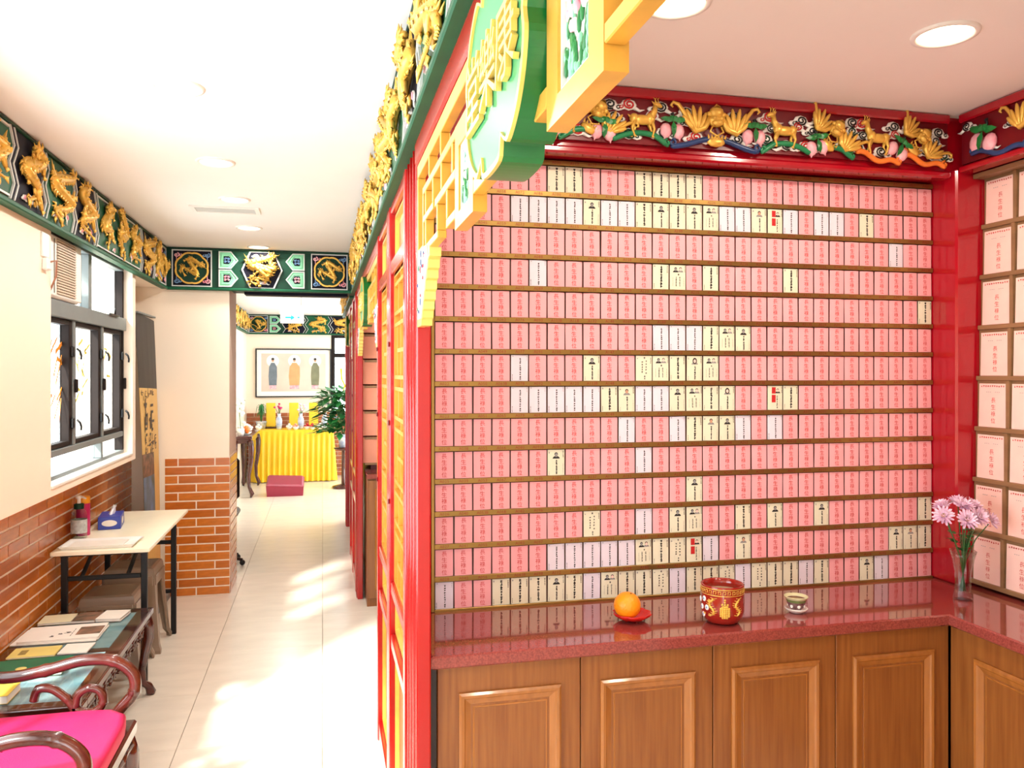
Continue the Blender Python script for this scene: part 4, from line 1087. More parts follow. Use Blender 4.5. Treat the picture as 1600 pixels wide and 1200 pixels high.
def frieze(name, label, loc, rz, length, segs, start=0.0):
    """segs: list of (width, kind) from local x = 0; kinds t (tall dragon), w (wide dragon), m (medallion), h (mint hexagons), c (front dragon)"""
    t = thing(name, label, 'frieze', loc, rz)
    H = CZ - FB - .002
    MB().box(0, length, 0, .028, 0.004, H).build('backing', M_dgreen, t, world=False)
    MB().cbox(0, length, -.020, .028, -.008, .012, .004).build('lower_moulding', M_green, t, world=False)
    MB().cbox(0, length, -.014, .0, H - .016, H - .001, .003).build('upper_moulding', M_dgreen, t, world=False)
    x = start; zlo, zhi = .017, H - .017
    for i, (w, kind) in enumerate(segs):
        bgm = (M_navy, M_green)[i % 2]
        d = min(.042, w * .12)
        if kind in 'tw':
            Lz = zig(x + .022, d, zlo, zhi); Rz = zig(x + w - .022, d, zlo, zhi)
            MB().prism(Lz + Rz[::-1], -.004, 0, 'y').build('panel', bgm, t, world=False)
            for ed, sg in ((x, 1), (x + w, -1)):
                A = zig(ed + sg * .016, d, zlo, zhi); B = zig(ed + sg * .024, d, zlo, zhi)
                MB().prism(A + B[::-1], -.012, 0, 'y').build('silver_edge', M_silver, t, world=False)
            A = zig(x + w - .0155, d, zlo, zhi); B = zig(x + w + .0155, d, zlo, zhi)
            MB().prism(A + B[::-1], -.008, 0, 'y').build('zigzag_band', (M_dgreen, M_navy)[i % 2], t, world=False)
            if kind == 'w':
                MB().box(x + .03, x + w - .03, -.012, 0, zlo + .006, zlo + .014).box(x + .03, x + w - .03, -.012, 0, zhi - .014, zhi - .006).build('silver_edge', M_silver, t, world=False)
                [inst('dragon', DR_T[q % 3], t, (x + w * (.19 + .31 * q), -.004, H / 2), (0, (-.35, .3, -.2)[q], 0), ((-1 if q == 1 else 1) * w / 1.02, 1, .9)) for q in range(3)]
            else: inst('dragon', DR_T[i % 3], t, (x + w / 2 + .012, -.004, H / 2 - .004), (0, 0, 0), (w / .33, 1, 1.02))
            for k in range(3): inst('cloud', PINKCL[k % 2], t, (x + w * (.35 + .2 * k), -.005, zlo + .035 + .01 * k), (0, .5 * k, 0), (.7, 1, .7))
        elif kind == 'm':
            c = x + w / 2; hw = w / 2 - .018
            MB().ring([(x + .012, zlo), (x + w - .012, zlo), (x + w - .012, zhi), (x + .012, zhi)], [(x + .02, zlo + .008), (x + w - .02, zlo + .008), (x + w - .02, zhi - .008), (x + .02, zhi - .008)], -.012, 0, 'y').build('silver_edge', M_silver, t, world=False)
            MB().box(x + .02, x + w - .02, -.004, 0, zlo + .008, zhi - .008).build('panel', M_navy, t, world=False)
            rr_ = min(hw, (zhi - zlo) / 2) * .86; out = []
            for k in range(48):
                th = 2 * PI * k / 48; r_ = rr_ * (1 + .06 * abs(math.sin(4 * th / 1.0))); out.append((c + r_ * math.cos(th), H / 2 + r_ * math.sin(th)))
            inn = [(c + (a - c) * .9, H / 2 + (z - H / 2) * .9) for a, z in out]
            MB().ring(out, inn, -.016, -.004, 'y').build('gold_ring', M_gold, t, world=False)
            MB().prism(inn, -.006, -.004, 'y').build('medallion_ground', M_dgreen, t, world=False)
            inst('dragon', DR_M[i % 2], t, (c, -.006, H / 2), (0, .8, 0), (1.05, 1, 1.0))
            for a, z, q in ((x + .045, zhi - .04, 0), (x + w - .045, zhi - .04, 1), (x + .045, zlo + .04, 1), (x + w - .045, zlo + .04, 0)):
                mb = MB().tube(spiral(a, z, .004, .022, 1.2, 0, -.008, 12), .005, 5).tube(spiral(a + (.025 if a < c else -.025), z, .003, .014, 1.0, 1, -.008, 8), .004, 5)
                mb.tube([(a, -.008, z), (a, -.008, z + (.05 if z < H / 2 else -.05))], [.005, .001], 5)
                mb.build('corner_scroll', M_bluep if q else M_pinkp, t, world=False)
        elif kind in 'hH':
            sg = 1 if kind == 'h' else -1; c0 = x if sg > 0 else x + w
            for k, m_ in ((0, M_pinkp), (1, M_bluep)):
                z0 = zlo + (zhi - zlo) * .5 * k + .004; z1 = zlo + (zhi - zlo) * .5 * (k + 1) - .004
                def pent(s_):
                    e = s_
                    return [(c0 + sg * (.012 + e), z0 + e), (c0 + sg * (w * .62 - e * .4), z0 + e), (c0 + sg * (w - .01 - e * 1.4), (z0 + z1) / 2), (c0 + sg * (w * .62 - e * .4), z1 - e), (c0 + sg * (.012 + e), z1 - e)]
                o_ = pent(0); o_ = o_ if sg > 0 else o_[::-1]
                MB().prism(o_, -.006, 0, 'y').build('mint_panel', M_mint, t, world=False)
                MB().ring(pent(0), pent(.007), -.012, -.006, 'y').build('silver_edge', M_silver, t, world=False)
                MB().ring(pent(.02), pent(.026), -.011, -.006, 'y').build('silver_edge', M_mint, t, world=False)
                o_ = pent(.036); o_ = o_ if sg > 0 else o_[::-1]
                mb = MB().prism(o_, -.008, -.006, 'y', 0)
                cc = (c0 + sg * w * .42, (z0 + z1) / 2)
                for q in range(4): mb.tube(spiral(cc[0] + .018 * math.cos(q * 1.57 + .8), cc[1] + .018 * math.sin(q * 1.57 + .8), .002, .011, 1, q, -.010, 8), .004, 5, 1)
                mb.build('scroll_panel', [M_navy, m_], t, world=False)
        elif kind == 'c':
            d2 = w * .22
            hexo = lambda e: [(x + e * 1.2 + .012, H / 2), (x + d2 + e, zlo + (zhi - zlo) * .0 + e * .3), (x + w - d2 - e, zlo + e * .3), (x + w - e * 1.2 - .012, H / 2), (x + w - d2 - e, zhi - e * .3), (x + d2 + e, zhi - e * .3)]
            MB().prism(hexo(0.0), -.004, 0, 'y').build('panel', M_navy, t, world=False)
            MB().ring(hexo(0), hexo(.01), -.012, 0, 'y').build('silver_edge', M_silver, t, world=False)
            inst('dragon', DR_T[1], t, (x + w / 2 - .01, -.006, H / 2), (0, 0, 0), (.95, 1.2, .98)); inst('dragon', DR_T[2], t, (x + w / 2 + .01, -.012, H / 2 - .01), (0, .5, 0), (-.8, 1.2, .74))
            for k in range(4): inst('cloud', PINKCL[k % 2], t, (x + w * (.36 + .1 * k), -.006, (zhi - .03) if k in (0, 3) else zlo + .04), (0, 0, 0), (.8, 1, .8))
        x += w
    return t
# left frieze: boundaries measured at y = 3.53, 3.89, 4.29, 4.67, 5.73, 6.14
seg = [(1.0, 'w'), (.38, 't'), (.40, 't'), (.40, 't'), (.35, 't'), (1.0, 'w'), (.36, 't'), (.40, 't'), (.38, 't'), (1.06, 'w'), (.41, 't'), (.22, 't'), (.235, 'm')]
tot = sum(w for w, _ in seg)
frieze('dragon_frieze', 'green frieze with gilded dragons along the left wall', (-1.152, 6.442 - tot, FB), PI / 2, tot, seg)
seg = [(.03, 'x'), (.31, 'm'), (.025, 'x'), (.165, 'h'), (.33, 'c'), (.165, 'H'), (.025, 'x'), (.305, 'm')]
frieze('dragon_frieze', 'green beam frieze with central front dragon across the corridor', (-1.150, 6.468, FB), 0, 1.385, seg)
seg = [(.25, 'm'), (.40, 't'), (.36, 't'), (.36, 't'), (1.0, 'w'), (.40, 't'), (.36, 't'), (1.0, 'w'), (.37, 't'), (.48, 't'), (.42, 't'), (1.0, 'w'), (.4, 't'), (.4, 't')]
tot = sum(w for w, _ in seg)
frieze('dragon_frieze', 'gilded dragon frieze above the red and gold screens', (.238, 6.465, FB), -PI / 2, tot, seg)
seg = [(.4, 't'), (.36, 't'), (1.0, 'w'), (.4, 't'), (.3, 'm')]
frieze('dragon_frieze', 'gilded dragon frieze beyond the corridor beam on the right', (.238, 9.3, FB), -PI / 2, 2.45, seg)
seg = [(.32, 'm'), (.20, 'h'), (.36, 't'), (.40, 't'), (.42, 't'), (1.0, 'w'), (.4, 't'), (.4, 't'), (.35, 'm')]
frieze('dragon_frieze', 'dragon frieze on the far wall above the framed picture', (-1.17, 13.565, FB), 0, sum(w for w, _ in seg), seg)
seg = [(.36, 't'), (.42, 't'), (.36, 't'), (1.0, 'w'), (.4, 't'), (.4, 't'), (1.0, 'w'), (.36, 't'), (.4, 't'), (.36, 't'), (1.0, 'w'), (.3, 'm')]
frieze('dragon_frieze', 'dragon frieze on the side wall of the altar room', (-1.17, 13.565 - sum(w for w, _ in seg), FB), PI / 2, sum(w for w, _ in seg), seg)
MB().cbox(-.60, .20, 6.60, 6.74, FB - .022, FB + .0095, .004).build('underside', M_navy, label='dark strip added for the rear frieze valance under the corridor beam', cat='underside')  # navy strip added for the dark underside of the frieze behind

# ================================================================ downlights
def downlight(x, y, z, label, power, colr, r=.075, spot=True, m=M_lampw, group='ceiling downlights'):
    t = thing('downlight', label, 'downlight', (x, y, z), group=group)
    MB().lathe([(r * 1.22, 0), (r * 1.2, -.006), (r * 1.02, -.008), (r * .98, -.002)], (0, 0, 0), 28).build('trim_ring', M_white, t, world=False)
    mb = MB().lathe([(r * .98, -.002), (r * .6, -.0035), (.0005, -.004)], (0, 0, 0), 24); mb.build('diffuser', m, t, world=False)
    l = bpy.data.lights.new('downlight_lamp', 'AREA'); l.shape = 'DISK'; l.size = r * 1.6; l.energy = power; l.color = colr
    o = bpy.data.objects.new('downlight_lamp', l); col.objects.link(o); o.parent = t; o.location = (0, 0, -.012)
    return t
WARM = (1.0, .87, .72)
PN, PCO = 8.5, 8.0
downlight(.907, 1.947, NZ, 'lit downlight in the niche ceiling, left of the two', PN, WARM)
downlight(1.741, 1.947, NZ, 'lit downlight in the niche ceiling, right of the two', PN, WARM)
downlight(.907, .64, NZ, 'unseen downlight added for light, niche ceiling nearest the camera, left', PN, WARM)  # near pair is out of view, added to light the niche
downlight(1.741, .64, NZ, 'unseen downlight added for light, niche ceiling nearest the camera, right', PN, WARM)
for i, y in enumerate((2.85, 3.82, 4.62, 5.5, 6.32)):
    downlight(-.47, y, CZ, 'round corridor downlight, %s from the beam' % ORD[4 - i] if i < 4 else 'round corridor downlight right before the dragon beam', PCO, (1, .96, .91), .07, m=M_lampc, group='corridor downlights')
downlight(-.45, 8.6, CZ, 'round downlight beyond the corridor beam', PCO, (1, .96, .91), .07, m=M_lampc, group='corridor downlights')
downlight(-.45, 11.4, CZ, 'round downlight over the far altar', PCO * 2, (1, .96, .91), .07, m=M_lampc, group='corridor downlights')
downlight(1.0, 5.1, NZ, 'downlight in the second niche ceiling', PN * 1.3, WARM, group='ceiling downlights')
v_ = thing('ceiling_vent', 'rectangular white air vent in the corridor ceiling', 'vent', (-.55, 4.92, CZ))
MB().ring([(-.19, -.09), (.19, -.09), (.19, .09), (-.19, .09)], [(-.165, -.065), (.165, -.065), (.165, .065), (-.165, .065)], -.008, -.0005, 'z').build('frame', M_white, v_, world=False)
for k in range(6): MB().cbox(-.165, .165, -.062 + k * .022, -.05 + k * .022, -.006, -.002, .001).build('slat', M_silver, v_, world=False)

# ================================================================ things on the worktop
t = thing('red_dish', 'red scalloped dish holding an orange on the worktop', 'dish', (.977, 2.431, CT), size=1.166)
v = []; f = []; n = 40
prof = [(.016, .004), (.034, .006), (.046, .014), (.053, .022), (.051, .0235), (.044, .0165), (.033, .009), (.0005, .0075)]
for r, z in prof:
    for k in range(n):
        a = 2 * PI * k / n; rr_ = r * (1 + .05 * math.cos(a * 10) * (r > .03)); v.append((rr_ * math.cos(a), rr_ * math.sin(a), z))
f = [[i * n + k, i * n + (k + 1) % n, (i + 1) * n + (k + 1) % n, (i + 1) * n + k] for i in range(len(prof) - 1) for k in range(n)] + [list(range(n))[::-1]]
MB().add(v, f, 0, True).build('dish', M_redpl, t, world=False)
mb = MB()
for k in range(3): mb.ell((.015 * math.cos(k * 2.1 - 1.2), .015 * math.sin(k * 2.1 - 1.2), .003), (.004, .004, .003), 8, 5)
mb.build('foot', M_redpl, t, world=False)
t = thing('orange', 'ripe orange resting on the red dish', 'orange', (.958, 2.425, CT + .0098), size=1.166)
MB().ell((0, 0, .0365), (.0375, .0375, .0362), 24, 16).build('fruit', M_orangef, t, world=False)
MB().ell((.006, -.012, .0715), (.003, .003, .0014), 8, 4).build('stem_button', mat('stem_brown', (110, 80, 30), .7, var=.1), t, world=False)

pot = thing('incense_pot', 'iron red glazed incense pot with gold dragons on worktop', 'incense pot', (1.257, 2.355, CT), size=1.166)
MB().lathe([(.0005, .002), (.036, .002), (.038, .0), (.046, .006), (.054, .018), (.0585, .035), (.0595, .06), (.0585, .085), (.0575, .101), (.0585, .105), (.0565, .107), (.053, .105), (.052, .09), (.052, .082)], n=48).build('body', M_pot, pot, world=False)
MB().lathe([(.052, .084), (.03, .087), (.0005, .086)], n=32).build('ash', M_ash, pot, world=False)
def on_pot(a, z, out=.0006):
    import bisect
    P = [(.006, .046), (.018, .054), (.035, .0585), (.06, .0595), (.085, .0585), (.101, .0575)]
    r = P[-1][1]
    for (za, ra), (zb, rb) in zip(P, P[1:]):
        if za <= z <= zb: r = ra + (rb - ra) * (z - za) / (zb - za); break
    return ((r + out) * math.cos(a), (r + out) * math.sin(a), z)
A0 = math.atan2(-2.02, -1.078)              # faces the viewer
mb = MB()
for k in range(28):                          # key fret band under the rim
    a = k * 2 * PI / 28
    mb.tube([on_pot(a, .087), on_pot(a, .096), on_pot(a + .12, .096), on_pot(a + .12, .089), on_pot(a + .06, .089)], .0011, 4)
mb.lathe([(.0588, .0995), (.0592, .1005), (.0588, .1015)], n=40); mb.lathe([(.0592, .083), (.0597, .084), (.0592, .085)], n=40)
mb.build('gold_band', M_gold, pot, world=False)
mb = MB(); rnd = random.Random(2)
for sg in (-1, 1):                           # pair of dragons beside a round censer emblem
    c = A0 + .12 + sg * .62
    P = [on_pot(c + .12 * math.sin(k * .9), .030 + k * .0056) for k in range(9)]
    mb.tube(P, [.0024, .003, .0034, .0034, .0032, .003, .0028, .0034, .002], 5)
    for k in range(9):
        for q in (-1, 1):
            p = on_pot(c + .12 * math.sin(k * .9), .030 + k * .0056); e = on_pot(c + .12 * math.sin(k * .9) + q * .17, .033 + k * .0056)
            mb.tube([p, e], [.0018, .0006], 4)
cc = A0 + .12
for k in range(7):
    for a in (-.18, -.09, 0, .09, .18):
        z = .026 + k * .005
        if (a / .24) ** 2 + ((z - .041) / .018) ** 2 < 1: mb.ell(on_pot(cc + a, z), (.0045, .0045, .0035), 6, 4)
for a, z in ((0, .062), (0, .068), (-.12, .062), (.12, .062), (0, .074)): mb.ell(on_pot(cc + a, z), (.0035, .0035, .003), 6, 4)
mb.build('gold_dragons', M_gold, pot, world=False)
mb = MB()
for a, z in ((-.98, .070), (-.80, .048), (-1.16, .046), (-1.35, .064), (-1.1, .026)):
    p = on_pot(A0 + a + .05, z); mb.ell(p, (.0022, .0075, .0078), 10, 6, 0, Matrix.Rotation(A0 + a + .05, 3, 'Z'))
    q = on_pot(A0 + a + .05, z, .0022); mb.ell(q, (.0010, .0035, .0036), 8, 4, 1, Matrix.Rotation(A0 + a + .05, 3, 'Z'))
mb.build('white_medallions', [M_porc, M_bluep], pot, world=False)
mb = MB()
for a, z in ((-.68, .068), (-.66, .028), (-1.0, .03)):
    p = on_pot(A0 + a + .05, z); mb.ell(p, (.0012, .006, .0028), 8, 4, 0, Matrix.Rotation(A0 + a + .05, 3, 'Z'))
mb.build('gold_flecks', M_gold, pot, world=False)
t = thing('saucer', 'small white porcelain saucer under the teacup', 'saucer', (1.545, 2.386, CT), size=1.166)
MB().lathe([(.0005, .002), (.016, .002), (.017, 0), (.019, .002), (.028, .008), (.0325, .014), (.0315, .015), (.026, .010), (.016, .006), (.0005, .0055)], n=32).build('plate', M_porc, t, world=False)
t = thing('teacup', 'tiny patterned porcelain teacup standing on white saucer', 'teacup', (1.545, 2.386, CT + .0073), size=1.166)
MB().lathe([(.0005, .002), (.0125, .0), (.014, .003), (.021, .010), (.0258, .022), (.028, .033), (.0325, .0395), (.0335, .0405), (.0322, .0412), (.0268, .034), (.0262, .032)], n=32).build('bowl', mat('plum_pattern_glaze', (96, 54, 62), .2, var=.5, scale=60, rgb2=(150, 120, 120)), t, world=False)
MB().lathe([(.0288, .0335), (.0328, .0392), (.0340, .0405), (.0322, .0418), (.0265, .034)], n=32).build('rim', mat('pale_green_rim', (214, 214, 170), .2, var=.08), t, world=False)
MB().lathe([(.0266, .026), (.0284, .0325), (.0290, .0335)], n=32).build('green_band', M_teag, t, world=False)
MB().lathe([(.0264, .0325), (.012, .0325), (.0005, .0325)], n=24).build('tea', M_tea, t, world=False)
mb = MB()
for k in range(7):
    a = A0 + .25 + k * .9; mb.ell((.0235 * math.cos(a), .0235 * math.sin(a), .016), (.0018, .005, .006), 8, 5, 0, Matrix.Rotation(a, 3, 'Z'))
mb.build('white_medallions', M_porc, t, world=False)

# vase and flowers
VX, VY = 2.207, 2.384
t = thing('glass_vase', 'clear fluted glass vase on the worktop corner', 'vase', (VX, VY, CT), size=1.166)
n = 24; v = []
prof = [(.0005, .0), (.026, .0), (.0275, .004), (.024, .022), (.0215, .05), (.023, .085), (.030, .125), (.037, .15), (.0355, .15), (.0285, .125), (.0215, .085), (.02, .05), (.021, .024), (.0005, .020)]
for r, z in prof:
    for k in range(n):
        a = 2 * PI * k / n; q = r * (1 + .07 * math.cos(6 * a) * (r > .01)); v.append((q * math.cos(a), q * math.sin(a), z))
f = [[i * n + k, i * n + (k + 1) % n, (i + 1) * n + (k + 1) % n, (i + 1) * n + k] for i in range(len(prof) - 1) for k in range(n)]
MB().add(v, f, 0, True).build('vessel', M_glass, t, world=False)
def bloom_mesh(seed):
    rnd = random.Random(seed); mb = MB()
    for ring_, (cnt, tilt, l) in enumerate(((15, .05, .032), (14, .45, .029), (11, .85, .024), (7, 1.2, .016))):
        for k in range(cnt):
            a = 2 * PI * k / cnt + ring_ * .3 + rnd.uniform(-.08, .08); tl = tilt + rnd.uniform(-.12, .12); ll = l * rnd.uniform(.85, 1.1)
            d = Vector((math.cos(a) * math.cos(tl), math.sin(a) * math.cos(tl), math.sin(tl)))
            sd = Vector((-math.sin(a), math.cos(a), 0)); up = d.cross(sd); w = .0042
            P = [d * .004 - sd * w * .4, d * .004 + sd * w * .4, d * ll * .6 + sd * w + up * .002, d * ll * .93 + sd * w * .6 + up * .003, d * ll + up * .003, d * ll * .93 - sd * w * .6 + up * .003, d * ll * .6 - sd * w + up * .002, d * ll * .55 - up * .001]
            mb.add([tuple(p) for p in P], [[0, 1, 2, 7], [7, 2, 3, 4], [7, 4, 5, 6], [0, 7, 6]], 0)
    mb.ell((0, 0, .006), (.006, .006, .005), 8, 5, 1)
    return mb.mesh('bloom', [M_petal, M_petalc])
BLO = [bloom_mesh(i) for i in range(3)]
fl = [(-.078, -.01, .262, (-.5, -.45, .5)), (-.048, .03, .283, (-.3, .1, 1)), (-.012, -.012, .290, (0, -.5, .9)), (.008, .03, .294, (.1, .2, 1)), (.030, -.004, .286, (.3, -.4, .8)), (.062, .015, .270, (.6, -.2, .8)), (.072, -.03, .245, (.7, -.6, .5)), (.012, -.045, .262, (.1, -.9, .5)), (-.03, -.045, .255, (-.2, -.9, .5))]
W_ = ('leftmost of the bunch', 'second from the left', 'at the top left of centre', 'at the top centre', 'right of centre', 'second from the right', 'rightmost and drooping', 'low at the front', 'low at the front left')
for i, (dx, dy, dz, dr) in enumerate(fl):
    dx *= 1.0
    t = thing('chrysanthemum', 'lilac chrysanthemum in glass vase, %s' % W_[i], 'flower', (VX, VY, CT + .028), group='flowers in the glass vase', size=1.166)
    o = inst('bloom', BLO[i % 3], t, (dx, dy, dz - .028), Vector(dr).to_track_quat('Z', 'Y').to_euler(), (1.05, 1.05, 1.05))
    b0 = (-dx * .12, -dy * .12, .002)
    MB().tube([b0, (dx * .12, dy * .12, .10), (dx * .45, dy * .45, .16), (dx * .95, dy * .95, dz - .034)], [.0018, .002, .0018, .0016], 5).build('stem', M_stem, t, world=False)
    mb = MB(); rnd = random.Random(i)
    for q in range(3):
        h = rnd.uniform(.12, .19); p = Vector((dx * (h - .06) * 3.2, dy * (h - .06) * 3.2, h)); a = rnd.uniform(0, 6.28)
        for w in (-.5, 0, .5):
            d = Vector((math.cos(a + w), math.sin(a + w), .25)); sd = Vector((-d.y, d.x, 0)); l = .034 if w == 0 else .024
            mb.add([tuple(p), tuple(p + d * l * .5 + sd * .006), tuple(p + d * l), tuple(p + d * l * .5 - sd * .006)], [[0, 1, 2, 3]], 0)
    mb.build('leaves', M_leaf, t, world=False)

# ================================================================ folding table and what is on and under it
ft = thing('folding_table', 'pale topped folding table with black metal legs by the window', 'table', (-1.145, 5.23, 0))
TZ = .765
MB().cbox(-1.382, -.90, 4.60, 5.86, TZ - .022, TZ, .003).build('table_top', M_tabletop, ft)
for y in (4.70, 5.58):
    for x in (-1.34, -.945):
        MB().cbox(x - .016, x + .016, y - .013, y + .013, 0, TZ - .024, .003).build('leg', M_bmetal, ft)
    for z in (.28, .60): MB().cbox(-1.324, -.961, y - .011, y + .011, z - .012, z + .012, .003).build('cross_bar', M_bmetal, ft)
    MB().cbox(-1.36, -.925, y - .015, y + .015, TZ - .045, TZ - .024, .003).build('top_bracket', M_bmetal, ft)
for x in (-1.26, -1.03):
    s_ = 1
    MB().tube([(x, 4.70, .60), (x, 5.05, TZ - .03)], .012, 6).build('brace', M_bmetal, ft)
    MB().tube([(x, 5.58, .60), (x, 5.30, TZ - .03)], .012, 6).build('brace', M_bmetal, ft)
def stool(x, y, h, label):
    t = thing('plastic_stool', label, 'stool', (x, y, 0), group='plastic stools under the folding table')
    a, c = .135, .175
    MB().loft([(-c + .03, c - .03, -c + .03, c - .03, h - .06), (-a - .006, a + .006, -a - .006, a + .006, h - .025), (-a, a, -a, a, h - .008), (-a + .014, a - .014, -a + .014, a - .014, h), (-a + .03, a - .03, -a + .03, a - .03, h - .004)], axis='z').build('seat', M_plastic, t, world=False)
    for sx in (-1, 1):
        for sy in (-1, 1):
            v = []
            for z, e, w in ((0, c + .012, .03), (.02, c + .012, .034), (.05, c, .04), (h * .55, c - .02, .055), (h - .07, a + .008, .085), (h - .03, a, .1)):
                v += [(sx * e, sy * e, z), (sx * (e - w), sy * e, z), (sx * (e - w), sy * (e - .012), z), (sx * (e - .012), sy * (e - .012), z), (sx * (e - .012), sy * (e - w), z), (sx * e, sy * (e - w), z)]
            f = []
            for i in range(5):
                for k in range(6): f.append([i * 6 + k, i * 6 + (k + 1) % 6, i * 6 + 6 + (k + 1) % 6, i * 6 + 6 + k])
            f += [list(range(6)), [30 + k for k in range(6)]]
            MB().add(v, f).build('leg', M_plastic, t, world=False)
    for sx in (0, 1):
        for sg in (-1, 1):
            if sx: MB().cbox(-a, a, sg * (a + .012) - .006, sg * (a + .012) + .006, h - .11, h - .05, .003).build('skirt', M_plastic, t, world=False)
            else: MB().cbox(sg * (a + .012) - .006, sg * (a + .012) + .006, -a, a, h - .11, h - .05, .003).build('skirt', M_plastic, t, world=False)
    return t
stool(-1.14, 5.38, .515, 'taupe plastic stool under the folding table, farther and taller')
stool(-1.165, 4.97, .46, 'taupe plastic stool under the folding table, nearer one')

t = thing('pump_bottle', 'clear hand sanitiser pump bottle with green collar on table', 'bottle', (-1.335, 4.94, TZ), size=1.25)
MB().lathe([(.0005, .001), (.030, .001), (.033, .006), (.033, .10), (.030, .122), (.018, .138), (.0155, .142)], n=24).build('body', M_bottle, t, world=False)
MB().lathe([(.0005, .003), (.0305, .003), (.0305, .055), (.0005, .055)], n=20).build('gel', clear_mat('clear_gel', (.9, .94, .92), .2), t, world=False)
MB().lathe([(.0335, .03), (.0336, .04), (.0336, .085), (.0335, .09)], n=24).build('label_sheet', mat('grey_label', (196, 200, 198), .5, var=.3, scale=60), t, world=False)
MB().lathe([(.0205, .137), (.0205, .158), (.019, .16), (.008, .161)], n=20).build('collar', M_dgreen, t, world=False)
MB().lathe([(.008, .160), (.0075, .182), (.013, .184), (.013, .195), (.0005, .197)], n=16).tube([(0, 0, .19), (.02, -.01, .19), (.034, -.017, .184)], [.005, .0045, .0035], 6).build('pump', M_white, t, world=False)
t = thing('wipes_canister', 'tall magenta canister with orange cap behind pump bottle', 'canister', (-1.345, 5.06, TZ), size=1.1)
MB().lathe([(.0005, .0), (.032, .0), (.033, .003), (.033, .17), (.0315, .175)], n=24).build('body', M_pinkcap, t, world=False)
MB().lathe([(.0335, .168), (.0335, .196), (.031, .205), (.0005, .206)], n=24).build('cap', M_orcap, t, world=False)
t = thing('tissue_box', 'blue tissue box with white ovals on the folding table', 'tissue box', (-1.255, 5.31, TZ), math.radians(8))
MB().cbox(-.062, .062, -.115, .115, 0, .075, .003).build('box', M_blue, t, world=False)
mb = MB()
mb.add([(.042 * math.cos(2 * PI * k / 20), -.1155, .038 + .019 * math.sin(2 * PI * k / 20)) for k in range(20)], [list(range(20))], 0)
mb.add([(.0625, .055 * math.cos(2 * PI * k / 20), .038 + .021 * math.sin(2 * PI * k / 20)) for k in range(20)], [list(range(20))], 0)
mb.build('white_oval', M_paper, t, world=False)
mb = MB()
n = 10; v = []
for i, (r, z) in enumerate(((.03, .0752), (.026, .09), (.016, .108), (.02, .122))):
    for k in range(n):
        a = 2 * PI * k / n; q = r * (1 + .35 * math.sin(3 * a + i)); v.append((q * math.cos(a) * .55 + .012 * i * .5, q * math.sin(a), z + .01 * math.sin(2 * a + i) * (i > 1)))
mb.add(v, [[i * n + k, i * n + (k + 1) % n, i * n + n + (k + 1) % n, i * n + n + k] for i in range(3) for k in range(n)], 0, True)
mb.build('tissue', M_tissue, t, world=False)
t = thing('paper_tray', 'white tray with loose papers on the folding table edge', 'tray', (-1.15, 4.745, TZ))
MB().loft([(-.19, .15, -.10, .10, .0), (-.205, .165, -.112, .112, .018), (-.20, .16, -.107, .107, .018), (-.188, .148, -.098, .098, .004)], axis='z').build('tray', M_acw, t, world=False)
MB().box(-.17, .10, -.08, .08, .0045, .010).build('paper_stack', M_paper, t, world=False)
MB().box(-.17, .16, 4.86 - 4.74, 4.90 - 4.74, .001, .006).build('cutlery_strip', M_paper, t, world=False)

# roll-up banner beside the wall
bn = thing('standing_banner', 'tall curved banner with black top and dark brush characters', 'banner', (-1.19, 6.18, 0))
def banner_strip(name, z0, z1, m, u0=0., u1=1., off=0.0):
    nz = 8; v = []
    for i in range(nz + 1):
        z = z0 + (z1 - z0) * i / nz; t_ = z / 2.1
        for j in range(5):
            u = u0 + (u1 - u0) * j / 4
            y = 5.90 + .56 * u; xb_ = -1.178 - .008 * u; xt_ = -1.250 + .018 * u
            x = xb_ + (xt_ - xb_) * t_ ** 2 + .02 * math.sin(PI * u) * .6 + off; v.append((x, y, z - .024 * u * t_)); 
    n1 = len(v); v2 = [(x - .0015, y, z) for x, y, z in v]
    f = [[i * 5 + j, i * 5 + j + 1, i * 5 + 6 + j, i * 5 + 5 + j] for i in range(nz) for j in range(4)]
    f += [[q + n1 for q in g[::-1]] for g in f]
    MB().add(v + v2, f).build(name, m, bn)
banner_strip('sheet', .06, 1.60, M_tan); banner_strip('black_header', 1.60, 2.115, M_bannerk)
banner_strip('picture', .55, .98, M_ban_p, .0, .55, .002)
banner_strip('picture', .98, 1.14, M_photo, .0, .55, .002)
rnd = random.Random(1)
def bchars(zs, size, u0, u1, n):
    mb = MB()
    for z in zs:
        for k in range(n):
            u = u0 + (u1 - u0) * (k + .5) / n
            for q in range(5):
                uu = u + rnd.uniform(-.5, .5) * (u1 - u0) / n * .7; zz = z + rnd.uniform(-.5, .5) * size; t_ = zz / 2.1
                y = 5.90 + .56 * uu; x = (-1.178 - .008 * uu) + ((-1.250 + .018 * uu) - (-1.178 - .008 * uu)) * t_ ** 2 + .012 * math.sin(PI * uu) + .0025
                w = rnd.uniform(.3, 1) * size * .8 if q < 3 else size * .14; h = size * .14 if q < 3 else rnd.uniform(.4, .9) * size
                mb.box(x, x + .0008, y - w / 2, y + w / 2, zz - h / 2, zz + h / 2)
    mb.build('lettering', mat('banner_ink', (74, 66, 58), .6, var=.1) if 'banner_ink' not in MATS else MATS['banner_ink'], bn)
bchars((1.55,), .05, .05, .7, 5); bchars((1.42, 1.33), .13, .08, .6, 2); bchars((1.22, 1.17), .06, .1, .75, 4)
MB().cbox(-1.256, -1.222, 5.89, 6.47, 2.112, 2.124, .002).build('top_rail', M_framel, bn)
MB().tube([(-1.262, 5.87, 2.105), (-1.255, 5.88, 2.128), (-1.245, 5.90, 2.122)], .006, 5).build('hook', M_framel, bn)
MB().cbox(-1.25, -1.12, 5.875, 6.478, 0, .06, .008).build('base', M_framel, bn)
